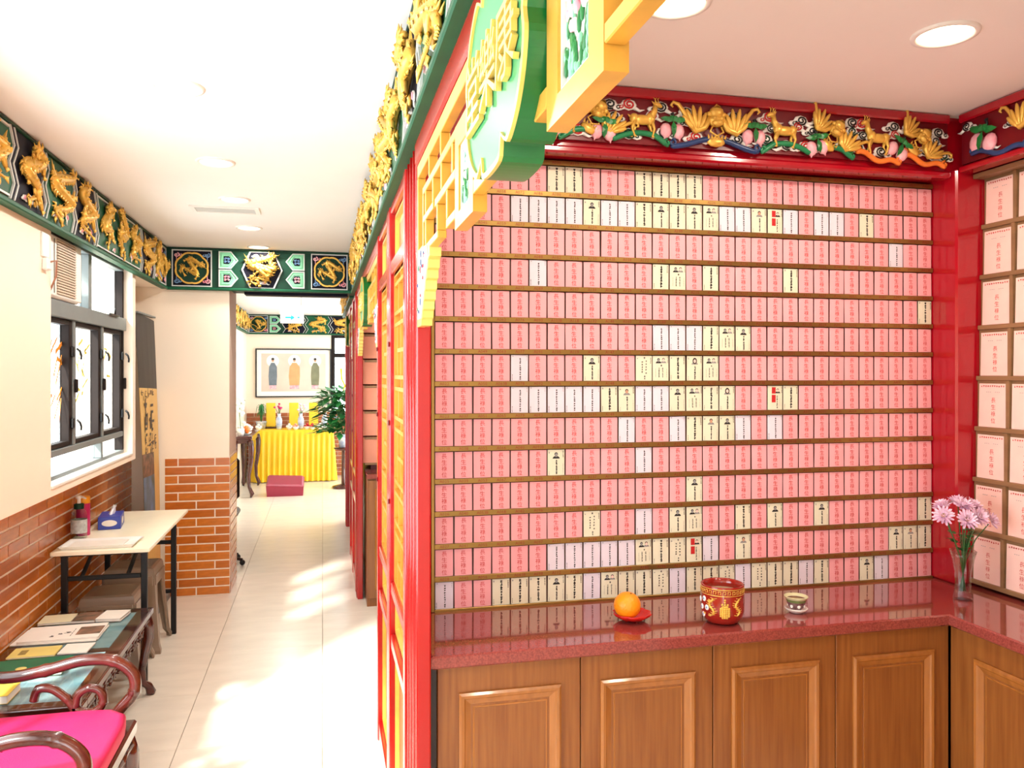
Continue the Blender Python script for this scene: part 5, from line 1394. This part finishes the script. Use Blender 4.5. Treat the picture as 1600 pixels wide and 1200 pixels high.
MB().tube([(-1.222, 6.15, .06), (-1.256, 6.15, 2.11)], .008, 6).build('pole', M_framel, bn)

# wall socket on the left wall
t = thing('wall_socket', 'white wall socket box with cable under the left frieze', 'socket', (XU, 3.86, 2.1))
MB().cbox(XU, XU + .010, 3.81, 3.89, 2.205, 2.31, .003).build('plate', M_acw, t)
MB().cbox(XU, XU + .026, 3.82, 3.88, 2.148, 2.200, .006).build('plug', M_acw, t)
MB().tube([(XU + .026, 3.85, 2.185), (XU + .04, 3.885, 2.195), (XU + .025, 3.93, 2.13), (XU - .01, 3.955, 2.06)], .004, 6).build('cable', mat('cable_brown', (160, 110, 86), .5, var=.05), t)

# ================================================================ rosewood low table with marble panels and booklets
lt2 = thing('tea_table', 'rosewood low table with marble panels and carved legs', 'table', (-1.13, 3.93, 0))
TX0, TX1, TY0, TY1, TT = -1.382, -.875, 3.28, 4.575, .455
for (a, c, d, e) in ((TX0, TX1, TY0, TY0 + .07), (TX0, TX1, TY1 - .07, TY1), (TX0, TX0 + .05, TY0 + .07, TY1 - .07), (TX1 - .07, TX1, TY0 + .07, TY1 - .07), (TX0 + .05, TX1 - .07, 3.90, 3.955)):
    MB().cbox(a, c, d, e, TT - .03, TT, .003).build('top_frame', M_rose, lt2)
for d, e in ((TY0 + .07, 3.90), (3.955, TY1 - .07)):
    MB().box(TX0 + .05, TX1 - .07, d, e, TT - .02, TT - .003).build('marble_panel', M_marble, lt2)
MB().cbox(TX0 + .005, TX1 - .008, TY0 + .01, TY1 - .01, TT + .0004, TT + .0045, .001).build('glass_sheet', clear_mat('table_glass', (.93, .97, .96), .3), lt2)
def carved_apron(par, x0, x1, y0, y1, z0, z1, m, along):
    MB().cbox(x0, x1, y0, y1, z1 - .045, z1, .004).build('apron', m, par)
    mb = MB(); L_ = (y1 - y0) if along == 'y' else (x1 - x0); n = max(2, int(L_ / .07))
    for k in range(n):
        f_ = (k + .5) / n
        if along == 'y':
            xc = (x0 + x1) / 2; yc = y0 + L_ * f_
            P = spiral(0, 0, .004, .026, 1.3, k * PI, 0, 10, 1 if k % 2 else -1)
            mb.tube([(xc, yc + p[0], z1 - .07 + p[2]) for p in P], .007, 5)
            mb.tube([(xc, yc - .034, z1 - .045), (xc, yc, z1 - .062), (xc, yc + .034, z1 - .045)], .006, 5)
        else:
            yc = (y0 + y1) / 2; xc = x0 + L_ * f_
            P = spiral(0, 0, .004, .026, 1.3, k * PI, 0, 10, 1 if k % 2 else -1)
            mb.tube([(xc + p[0], yc, z1 - .07 + p[2]) for p in P], .007, 5)
            mb.tube([(xc - .034, yc, z1 - .045), (xc, yc, z1 - .062), (xc + .034, yc, z1 - .045)], .006, 5)
    mb.build('carved_fret', m, par)
    # bamboo-like beading
    mb = MB()
    if along == 'y':
        s_ = 1; X = x1; n2 = max(3, int(L_ / .12))
        for k in range(n2): mb.tube([(X, y0 + L_ * k / n2, z1 - .02), (X, y0 + L_ * (k + .5) / n2, z1 - .02), (X, y0 + L_ * (k + 1) / n2, z1 - .02)], [.015, .011, .015], 6)
    else:
        n2 = max(3, int(L_ / .12))
        for k in range(n2): mb.tube([(x0 + L_ * k / n2, y0, z1 - .02), (x0 + L_ * (k + .5) / n2, y0, z1 - .02), (x0 + L_ * (k + 1) / n2, y0, z1 - .02)], [.015, .011, .015], 6)
    mb.build('bamboo_bead', m, par)
Zt = TT - .031
carved_apron(lt2, TX1 - .045, TX1 - .02, TY0 + .07, TY1 - .07, 0, Zt, M_rose, 'y')
carved_apron(lt2, TX0 + .02, TX0 + .045, TY0 + .07, TY1 - .07, 0, Zt, M_rose, 'y')
carved_apron(lt2, TX0 + .07, TX1 - .07, TY0 + .02, TY0 + .045, 0, Zt, M_rose, 'x')
carved_apron(lt2, TX0 + .07, TX1 - .07, TY1 - .045, TY1 - .02, 0, Zt, M_rose, 'x')
def cabriole(par, x, y, sx, sy, z1, m, r=.026):
    P = [(x, y, z1), (x + sx * .012, y + sy * .012, z1 - .06), (x + sx * .014, y + sy * .014, z1 - .12), (x + sx * .0, y + sy * .0, z1 - .2), (x - sx * .012, y - sy * .012, z1 * .35), (x - sx * .008, y - sy * .008, z1 * .18), (x + sx * .014, y + sy * .014, .05), (x + sx * .026, y + sy * .026, .012), (x + sx * .022, y + sy * .022, .0)]
    MB().tube(P, [r * 1.15, r * 1.2, r * 1.1, r * .85, r * .72, r * .72, r * .8, r * .95, r * .8], 8).build('leg', m, par)
for x, sx in ((TX0 + .04, -1), (TX1 - .035, 1)):
    for y, sy in ((TY0 + .04, -1), (TY1 - .04, 1)):
        cabriole(lt2, x, y, sx * (1 if sx > 0 else .0), sy, Zt, M_rose)
def booklet(name, label, x, y, rz, w, d, th, m, z=TT + .005, extra=None):
    t = thing(name, label, 'booklet', (x, y, z), rz, group='booklets on the rosewood table')
    MB().box(-w / 2 + .002, w / 2 - .002, -d / 2 + .002, d / 2 - .002, .0008, th - .0008).build('pages', M_paper, t, world=False)
    MB().box(-w / 2, w / 2, -d / 2, d / 2, th - .0008, th).box(-w / 2, w / 2, -d / 2, d / 2, 0, .0008).build('cover', m, t, world=False)
    if extra:
        for nm, x0, x1, y0, y1, mm in extra: MB().box(x0, x1, y0, y1, th, th + .0005).build(nm, mm, t, world=False)
    return t
booklet('green_booklet', 'dark green booklet with a round gold emblem on tea table', -1.20, 3.72, .05, .30, .20, .012, M_gbook)
MB().lathe([(.021, 0), (.02, .0008), (.0005, .0009)], (-1.22, 3.70, TT + .0172), 24).build('emblem', M_ybook, [o for o in bpy.data.objects if o.name == 'green_booklet'][0])
booklet('yellow_leaflet', 'pale yellow leaflet beside the green booklet', -1.24, 3.93, .02, .19, .13, .006, M_ybook, extra=[('print', -.06, -.03, -.03, .03, mat('pale_print', (150, 130, 70), .6, var=.3, scale=60))])
booklet('white_leaflet', 'plain white leaflet next to the yellow leaflet', -1.075, 3.945, -.04, .12, .13, .005, M_paper)
b_ = booklet('white_magazine', 'white magazine with dark characters and a photograph on tea table', -1.19, 4.17, .03, .34, .22, .014, M_paper, extra=[('photo', .06, .165, -.06, .06, M_photo)])
mb = MB(); rnd = random.Random(3)
for x in (-.04, -.01, .02):
    for q in range(5):
        w, h = (rnd.uniform(.01, .024), .004) if q < 3 else (.004, rnd.uniform(.014, .024))
        xx = x + rnd.uniform(-.006, .006); yy = -.055 + (x + .04) * .7 + rnd.uniform(-.01, .01); mb.box(xx - w / 2, xx + w / 2, yy - h / 2, yy + h / 2, .014, .0145)
for q in range(4): mb.box(.04, .043, -.07 + q * .03, -.05 + q * .03, .014, .0145)
mb.build('printed_title', M_ink, b_, world=False)
booklet('white_magazine', 'pale magazine under the photographed white magazine', -1.20, 4.16, -.02, .36, .23, .0002 + .004, M_paper, z=TT + .0048 - .0002)
booklet('pamphlet', 'cream pamphlet at the far left of the tea table', -1.29, 4.42, .05, .15, .14, .010, mat('cream_cover', (222, 212, 176), .6, var=.04))
booklet('pamphlet', 'pamphlet with dark green photograph at far table edge', -1.155, 4.42, -.03, .11, .15, .012, M_photo)
booklet('pamphlet', 'fanned white pamphlet at the far right of tea table', -1.035, 4.42, -.12, .12, .15, .014, M_paper)
booklet('yellow_book', 'gold edged yellow book near the armchair on tea table', -1.25, 3.42, .0, .20, .14, .03, mat('gold_cover', (206, 176, 70), .4, var=.08))

# ================================================================ rosewood armchair with magenta cushion
ch = thing('armchair', 'rosewood armchair with curled arms and magenta cushion', 'chair', (-.98, 2.80, 0))
cx0, cx1, cy0, cy1 = -1.33, -.655, 2.47, 3.14
MB().cbox(cx0, cx1, cy0, cy1, .395, .445, .008).build('seat', M_rose, ch)
# cushion with rounded edges
n = 14; v = []; mid = ((cx0 + .03 + cx1 - .005) / 2, (cy0 + .03 + cy1 - .02) / 2); hx = (cx1 - .005 - cx0 - .03) / 2; hy = (cy1 - .02 - cy0 - .03) / 2
for i, (e, z) in enumerate(((0.985, .446), (1.0, .456), (1.0, .488), (.985, .5), (.93, .506), (.5, .509), (.01, .510))):
    for k in range(32):
        a = 2 * PI * (k + .5) / 32; ca, sa = math.cos(a), math.sin(a)
        p = 6 if e > .4 else 2
        q = (abs(ca) ** p + abs(sa) ** p) ** (-1 / p)
        v.append((mid[0] + hx * e * ca * q, mid[1] + hy * e * sa * q, z))
MB().add(v, [[i * 32 + k, i * 32 + (k + 1) % 32, i * 32 + 32 + (k + 1) % 32, i * 32 + 32 + k] for i in range(6) for k in range(32)] + [list(range(32))[::-1]], 0, True).build('cushion', M_magenta, ch)
def bamboo(P, r, par, name, m=M_rose, n=9, sub=6):
    pts = []; rad = []
    P = [Vector(p) for p in P]; N = len(P)
    for i in range(N - 1):
        p0, p1, p2, p3 = P[max(i - 1, 0)], P[i], P[i + 1], P[min(i + 2, N - 1)]
        for k in range(sub):
            t = k / sub
            pts.append(.5 * ((2 * p1) + (-p0 + p2) * t + (2 * p0 - 5 * p1 + 4 * p2 - p3) * t * t + (-p0 + 3 * p1 - 3 * p2 + p3) * t ** 3))
            rad.append(r * (1.16 if (k == 0 and i % 2 == 1) else 1.0))
    pts.append(P[-1]); rad.append(r * .85)
    MB().tube(pts, rad, n).build(name, m, par)
for y in (3.125, 2.49):
    bamboo([(-1.32, y, .62), (-1.24, y, .66), (-1.08, y, .635), (-.95, y, .65), (-.83, y, .675), (-.73, y, .665), (-.668, y, .615), (-.662, y, .55), (-.70, y, .50), (-.74, y, .455)], .021, ch, 'arm')
    bamboo([(-.99, y, .545), (-.975, y, .585), (-.93, y, .582), (-.885, y, .545), (-.86, y, .51), (-.83, y, .492), (-.79, y, .49), (-.765, y, .52), (-.775, y, .56), (-.81, y, .575), (-.845, y, .555), (-.855, y, .52), (-.87, y, .46)], .015, ch, 'arm_scroll')
    bamboo([(-1.31, y, .47), (-1.1, y, .478), (-.9, y, .47), (-.72, y, .46)], .018, ch, 'side_rail')
    MB().tube([(-1.31, y, .44), (-1.315, y, .80), (-1.335, y, 1.02)], [.022, .02, .018], 8).build('back_post', M_rose, ch)
bamboo([(-1.335, 2.47, 1.02), (-1.34, 2.64, 1.06), (-1.34, 2.80, 1.075), (-1.34, 2.97, 1.06), (-1.335, 3.14, 1.02)], .022, ch, 'crest_rail')
MB().cbox(-1.335, -1.315, 2.66, 2.95, .45, 1.05, .004).build('splat', M_rose, ch)
carved_apron(ch, cx1 - .04, cx1 - .012, cy0 + .06, cy1 - .06, 0, .395, M_rose, 'y')
carved_apron(ch, cx0 + .06, cx1 - .06, cy1 - .04, cy1 - .012, 0, .395, M_rose, 'x')
for x, sx in ((cx0 + .035, 0), (cx1 - .04, 1)):
    for y, sy in ((cy0 + .04, -1), (cy1 - .04, 1)):
        cabriole(ch, x, y, sx, sy, .396, M_rose, .034)

# ================================================================ far altar room
al = thing('altar_table', 'altar table draped in a pleated yellow satin cloth', 'table', (-.44, 13.15, 0))
MB().cbox(-1.0, .12, 12.95, 13.45, .77, .80, .004).build('table_top', M_rose, al)
for x in (-.95, .07):
    for y in (13.0, 13.4): MB().cbox(x - .03, x + .03, y - .03, y + .03, 0, .77, .004).build('leg', M_rose, al)
v = []; N = 150
path = []
for i in range(N + 1):
    s = i / N * (1.18 + .8)
    if s < .4: x, y, nx, ny = -1.02, 13.33 - s, -1, 0
    elif s < 1.58: x, y, nx, ny = -1.02 + (s - .4), 12.93, 0, -1
    else: x, y, nx, ny = .16, 12.93 + (s - 1.58), 1, 0
    path.append((x, y, nx, ny, s))
for z, amp in ((.808, 0), (.80, .002), (.76, .004), (.70, .008), (.4, .016), (.012, .026)):
    for x, y, nx, ny, s in path:
        d = amp * (1 + math.sin(s * 2 * PI / .083 + .5 * math.sin(z * 4))); fl_ = .02 * (1 - z / .8)
        v.append((x + nx * (d + fl_), y + ny * (d + fl_), z))
f = [[i * (N + 1) + k, i * (N + 1) + k + 1, (i + 1) * (N + 1) + k + 1, (i + 1) * (N + 1) + k] for i in range(5) for k in range(N)]
MB().add(v, f, 0, True).build('pleated_skirt', M_yellow, al)
MB().cbox(-1.02, .16, 12.93, 13.47, .8005, .812, .004).build('cloth_top', M_yellow, al)
AZ = .8125
def place(u, v_, Y):
    a = (u - 800) / 1248.0; s, c = math.sin(math.atan(296 / 1248.0)), math.cos(math.atan(296 / 1248.0)); D = (s + a * c, c - a * s, (583 - v_) / 1248.0)
    return D[0] * Y / D[1], 1.7 + D[2] * Y / D[1]
for i, u in enumerate((423, 459, 490)):
    x, _ = place(u, 0, 13.3)
    t = thing('yellow_tablet', ('upright yellow tablet on the altar, left one', 'upright yellow tablet at the centre of the altar', 'upright yellow tablet on the altar, right one')[i], 'tablet', (x, 13.34, AZ), group='yellow tablets on the altar')
    MB().cbox(-.072, .072, -.012, .012, .03, .41, .004).build('board', M_yellowc, t, world=False)
    MB().cbox(-.085, .085, -.03, .03, 0, .03, .004).build('base', M_rose, t, world=False)
for i, u in enumerate((436, 470, 507)):
    x, _ = place(u, 0, 13.1)
    t = thing('porcelain_vase', ('blue and white vase on the altar, leftmost', 'blue and white vase at the middle of the altar', 'pale vase on the altar, rightmost')[i], 'vase', (x, 13.1, AZ), group='vases on the altar')
    MB().lathe([(.0005, 0), (.035, 0), (.04, .02), (.045, .06), (.05, .12), (.045, .17), (.028, .20), (.026, .23), (.034, .25), (.03, .25), (.0225, .23), (.0005, .2)], n=20).build('vessel', M_porcb, t, world=False)
    mb = MB(); rnd = random.Random(i)
    for k in range(7):
        a = rnd.uniform(0, 6.28); q = rnd.uniform(.02, .08); h = rnd.uniform(.30, .40)
        mb.tube([(0, 0, .22), (q * .4 * math.cos(a), q * .4 * math.sin(a), .28), (q * math.cos(a), q * math.sin(a), h)], .003, 4, 0)
        mb.ell((q * math.cos(a), q * math.sin(a), h), (.02, .02, .016), 6, 4, 1)
    mb.build('sprigs', [M_stem, (M_pinkcap, M_petal, M_white)[i]], t, world=False)
for i, u in enumerate((452, 462, 480, 488, 404, 500)):
    x, _ = place(u, 0, 13.0)
    t = thing('offering_bowl', ('white offering bowl before the centre tablet', 'offering bowl of pale fruit on the altar', 'offering bowl of red fruit on the altar', 'second offering bowl of red fruit on altar', 'small white bowl at the altar left end', 'small white bowl at the altar right end')[i], 'bowl', (x, 13.0 - .02 * (i % 2), AZ), group='offering bowls on the altar')
    MB().lathe([(.0005, 0), (.025, 0), (.027, .006), (.045, .03), (.055, .05), (.05, .05), (.0005, .02)], n=18).build('bowl', M_porc, t, world=False)
    mb = MB(); rnd = random.Random(i + 5)
    for k in range(6): mb.ell((.03 * math.cos(k * 1.05) * (k < 5), .03 * math.sin(k * 1.05) * (k < 5), .05 if k < 5 else .08), (.022, .022, .022), 8, 6)
    mb.build('fruit', (M_white, M_salmon, M_redpl, M_redpl, M_white, M_porc)[i], t, world=False)
# framed picture: three robed figures
t = thing('framed_picture', 'framed painting of three haloed robed figures above the altar', 'picture', (-.46, 13.59, 1.31))
MB().ring([(-1.06, 1.305), (.14, 1.305), (.14, 2.10), (-1.06, 2.10)], [(-1.04, 1.325), (.12, 1.325), (.12, 2.08), (-1.04, 2.08)], 13.56, 13.599, 'y').build('frame', M_black, t)
MB().box(-1.04, .12, 13.585, 13.595, 1.325, 2.08).build('mount', M_mount, t)
MB().box(-.97, .05, 13.583, 13.585, 1.40, 2.02).build('painting', M_art, t)
mb = MB()
for i, (x, ro) in enumerate(((-.79, 2), (-.45, 3), (-.12, 4))):
    for (zz, rx, rz_, mi, yy) in ((1.90, .10, .10, 0, 13.5825), (1.91, .022, .03, 1, 13.5815), (1.93, .024, .02, 5, 13.5812)):
        mb.add([(x + rx * math.cos(2 * PI * k / 18), yy, zz + rz_ * math.sin(2 * PI * k / 18)) for k in range(18)], [list(range(18))[::-1]], mi)
    w = .085 if i == 1 else .065
    mb.add([(x + a * w, 13.582, z) for a, z in ((-.4, 1.87), (.4, 1.87), (1, 1.80), (1.05, 1.65), (.9, 1.50), (-.9, 1.50), (-1.05, 1.65), (-.9, 1.80))], [list(range(8))], ro)
    mb.add([(x + a * w, 13.5818, z) for a, z in ((-.8, 1.50), (.8, 1.50), (.9, 1.44), (-.9, 1.44))], [list(range(4))], 6)
mb.build('painted_figures', [M_white, M_skin, M_robe_b, M_robe_o, M_robe_g, M_black, M_pinkp], t)
# kneeler
t = thing('kneeling_stool', 'maroon padded kneeling stool before the altar', 'kneeler', (-.505, 11.6, 0))
v = [(-.24, -.15, 0), (.24, -.15, 0), (.24, .16, 0), (-.24, .16, 0), (-.25, -.17, .15), (.25, -.17, .13), (.25, .17, .22), (-.25, .17, .24), (-.225, -.145, .172), (.225, -.145, .152), (.225, .145, .242), (-.225, .145, .262)]
f = [(3, 2, 1, 0)] + [[i * 4 + k, i * 4 + (k + 1) % 4, i * 4 + 4 + (k + 1) % 4, i * 4 + 4 + k] for i in range(2) for k in range(4)] + [(8, 9, 10, 11)]
MB().add(v, f).build('pad', M_kneel, t, world=False)
MB().tube([(-.25, -.17, .148), (.25, -.17, .128), (.25, .17, .218)], .005, 5).build('piping', M_kneel, t, world=False)
# side table with fruit and flowers
st = thing('side_table', 'rosewood side table with curved leg left of altar', 'table', (-1.07, 12.1, 0))
MB().cbox(-1.195, -.93, 11.38, 12.7, .80, .84, .006).build('table_top', M_rose, st)
MB().cbox(-1.185, -.945, 11.42, 12.66, .74, .80, .004).build('apron', M_rose, st)
for x in (-.965, -1.16):
    for y in (11.43, 12.65):
        s_ = 1 if x > -1 else 0
        MB().tube([(x, y, .78), (x + s_ * .02, y - .0, .68), (x + s_ * .015, y, .5), (x - s_ * .015, y, .3), (x - s_ * .01, y, .15), (x + s_ * .03, y, .05), (x + s_ * .01, y, 0)], [.04, .038, .032, .026, .022, .03, .012], 7).build('leg', M_rose, st)
rnd = random.Random(4)
t = thing('flower_arrangement', 'white flowers with orange centre heaped on the side table', 'flowers', (-1.06, 11.7, .841))
mb = MB().lathe([(.0005, 0), (.07, 0), (.10, .04), (.09, .04), (.0005, .03)], n=18); mb.build('dish', M_porc, t, world=False)
mb = MB()
for k in range(26):
    a = rnd.uniform(0, 6.28); q = rnd.uniform(0, .12); z = .05 + rnd.uniform(0, .13) * (1 - q / .2)
    mb.ell((q * math.cos(a), q * math.sin(a), z), (.032, .032, .022), 7, 4, 0)
for k in range(4): mb.ell((.02 + .03 * rnd.random(), -.09, .05 + .03 * k * .6), (.03, .03, .03), 7, 5, 1)
mb.build('blossoms', [M_white, M_orangep], t, world=False)
t = thing('orchid', 'tall white orchid on the side table behind the pier', 'flowers', (-1.09, 11.5, .841))
MB().lathe([(.0005, 0), (.04, 0), (.05, .10), (.042, .10), (.0005, .08)], n=16).build('pot', M_porc, t, world=False)
mb = MB().tube([(0, 0, .08), (-.02, 0, .35), (.02, 0, .50), (.06, 0, .48)], .004, 5, 1)
for k in range(9):
    z = .28 + k * .03; mb.ell((.03 * math.sin(k * 2.2) + .0, .03 * math.cos(k * 2.2) - .01, z), (.035, .02, .026), 7, 4, 0)
mb.build('blossoms', [M_white, M_stem], t, world=False)
def plant(name, label, loc, h, spread, nleaf, seed, pot_h=.2, lw=.035, grass=False):
    rnd = random.Random(seed); t = thing(name, label, 'plant', loc)
    MB().lathe([(.0005, 0), (.06, 0), (.085, pot_h * .9), (.09, pot_h), (.08, pot_h), (.07, pot_h * .9), (.0005, pot_h * .85)], n=18).build('pot', M_porcb, t, world=False)
    mb = MB()
    if not grass:
        for k in range(6):
            a = rnd.uniform(0, 6.28); mb.tube([(0, 0, pot_h * .8), (spread * .3 * math.cos(a), spread * .3 * math.sin(a), pot_h + h * .5), (spread * .6 * math.cos(a), spread * .6 * math.sin(a), pot_h + h * .9)], .006, 5)
        mb.build('stems', M_stem, t, world=False)
    mb = MB()
    for k in range(nleaf):
        a = rnd.uniform(0, 6.28)
        if grass:
            d = Vector((math.cos(a), math.sin(a), 0)); sd = Vector((-d.y, d.x, 0)); l = spread * rnd.uniform(.5, 1.1); hh = h * rnd.uniform(.5, 1)
            P = [Vector((0, 0, pot_h * .85)), d * l * .4 + Vector((0, 0, pot_h + hh)), d * l * .8 + Vector((0, 0, pot_h + hh * .9)), d * l + Vector((0, 0, pot_h + hh * .5))]
            W = (.006, .010, .008, .001)
            v = []
            for p, w in zip(P, W): v += [tuple(p - sd * w), tuple(p + sd * w)]
            mb.add(v, [[0, 1, 3, 2], [2, 3, 5, 4], [4, 5, 7, 6]])
        else:
            q = spread * math.sqrt(rnd.random()); z = pot_h + h * (.15 + .85 * rnd.random()) - .25 * q
            c = Vector((q * math.cos(a), q * math.sin(a), z)); d = Vector((math.cos(a + rnd.uniform(-.8, .8)), math.sin(a + rnd.uniform(-.8, .8)), rnd.uniform(-.5, .4))).normalized()
            sd = d.cross(Vector((0, 0, 1))).normalized(); l = lw * rnd.uniform(1.4, 2.6)
            mb.add([tuple(c), tuple(c + d * l * .45 + sd * lw * .5), tuple(c + d * l), tuple(c + d * l * .45 - sd * lw * .5)], [[0, 1, 2], [0, 2, 3]])
    mb.build('foliage', M_leaf, t, world=False, kind='stuff')
    return t
plant('potted_grass_plant', 'spiky green pot plant behind the altar left end', (-.95, 13.28, .8125), .28, .09, 40, 3, .12, grass=True)
sd_ = thing('plant_stand', 'slender dark plant stand right of the altar', 'stand', (.30, 12.1, 0))
MB().lathe([(.16, 0), (.16, .03), (.03, .06), (.025, .55), (.14, .58), (.14, .60), (.0005, .60)], n=20).build('column', M_rose, sd_, world=False)
plant('leafy_plant', 'large leafy green plant right of the altar', (.30, 12.1, .601), .72, .36, 620, 7, .2, .10)
# hanging exit sign and camera dome
t = thing('exit_sign', 'white hanging sign with a cyan arrow before the altar room', 'sign', (-.2, 9.0, 2.27))
xa_, za_ = place(438, 505, 9.0); xb_, zb2 = place(475, 478, 9.0)
MB().cbox(xa_, xb_, 8.98, 9.02, za_, zb2, .004).build('panel', M_sign, t)
for x in (xa_ + .03, xb_ - .03): MB().tube([(x, 9.0, zb2), (x, 9.0, CZ)], .005, 5).build('rod', M_white, t)
ca_, cz_ = place(453, 496, 8.98)
MB().prism([(ca_ - .05, cz_ - .008), (ca_ + .01, cz_ - .008), (ca_ + .01, cz_ - .03), (ca_ + .05, cz_), (ca_ + .01, cz_ + .03), (ca_ + .01, cz_ + .008), (ca_ - .05, cz_ + .008)], 8.976, 8.98, 'y').build('arrow', M_cyan, t)
MB().box(ca_ + .08, ca_ + .10, 8.976, 8.98, cz_ - .008, cz_ + .008).build('mark', M_cyan, t)
x_, z_ = place(421, 486, 13.4)
t = thing('security_camera', 'small white dome camera in front of far frieze', 'camera', (x_, 13.42, z_))
MB().cbox(-.06, .04, .0, .11, -.02, .06, .01).build('housing', M_acw, t, world=False); MB().ell((.02, -.01, .0), (.03, .03, .03), 12, 8).build('lens', M_black, t, world=False)
# black chair feet seen past the pier
t = thing('chair_base', 'metal swivel chair feet peeping out past the pier', 'chair', (-.92, 7.5, 0))
mb = MB()
for a in (-.9, -.3, .8, 2.0, 3.2): mb.tube([(0, 0, .09), (.24 * math.cos(a), .24 * math.sin(a), .05)], [.02, .012], 6); mb.ell((.24 * math.cos(a), .24 * math.sin(a), .025), (.025, .025, .025), 8, 6)
mb.build('star_base', M_bmetal, t, world=False)
MB().tube([(0, 0, .09), (0, 0, .42)], .025, 8).build('column', M_bmetal, t, world=False)
MB().cbox(-.19, .19, -.2, .2, .42, .48, .02).build('seat', M_black, t, world=False)
MB().cbox(-.18, .18, .18, .23, .55, .92, .02).build('backrest', M_black, t, world=False)
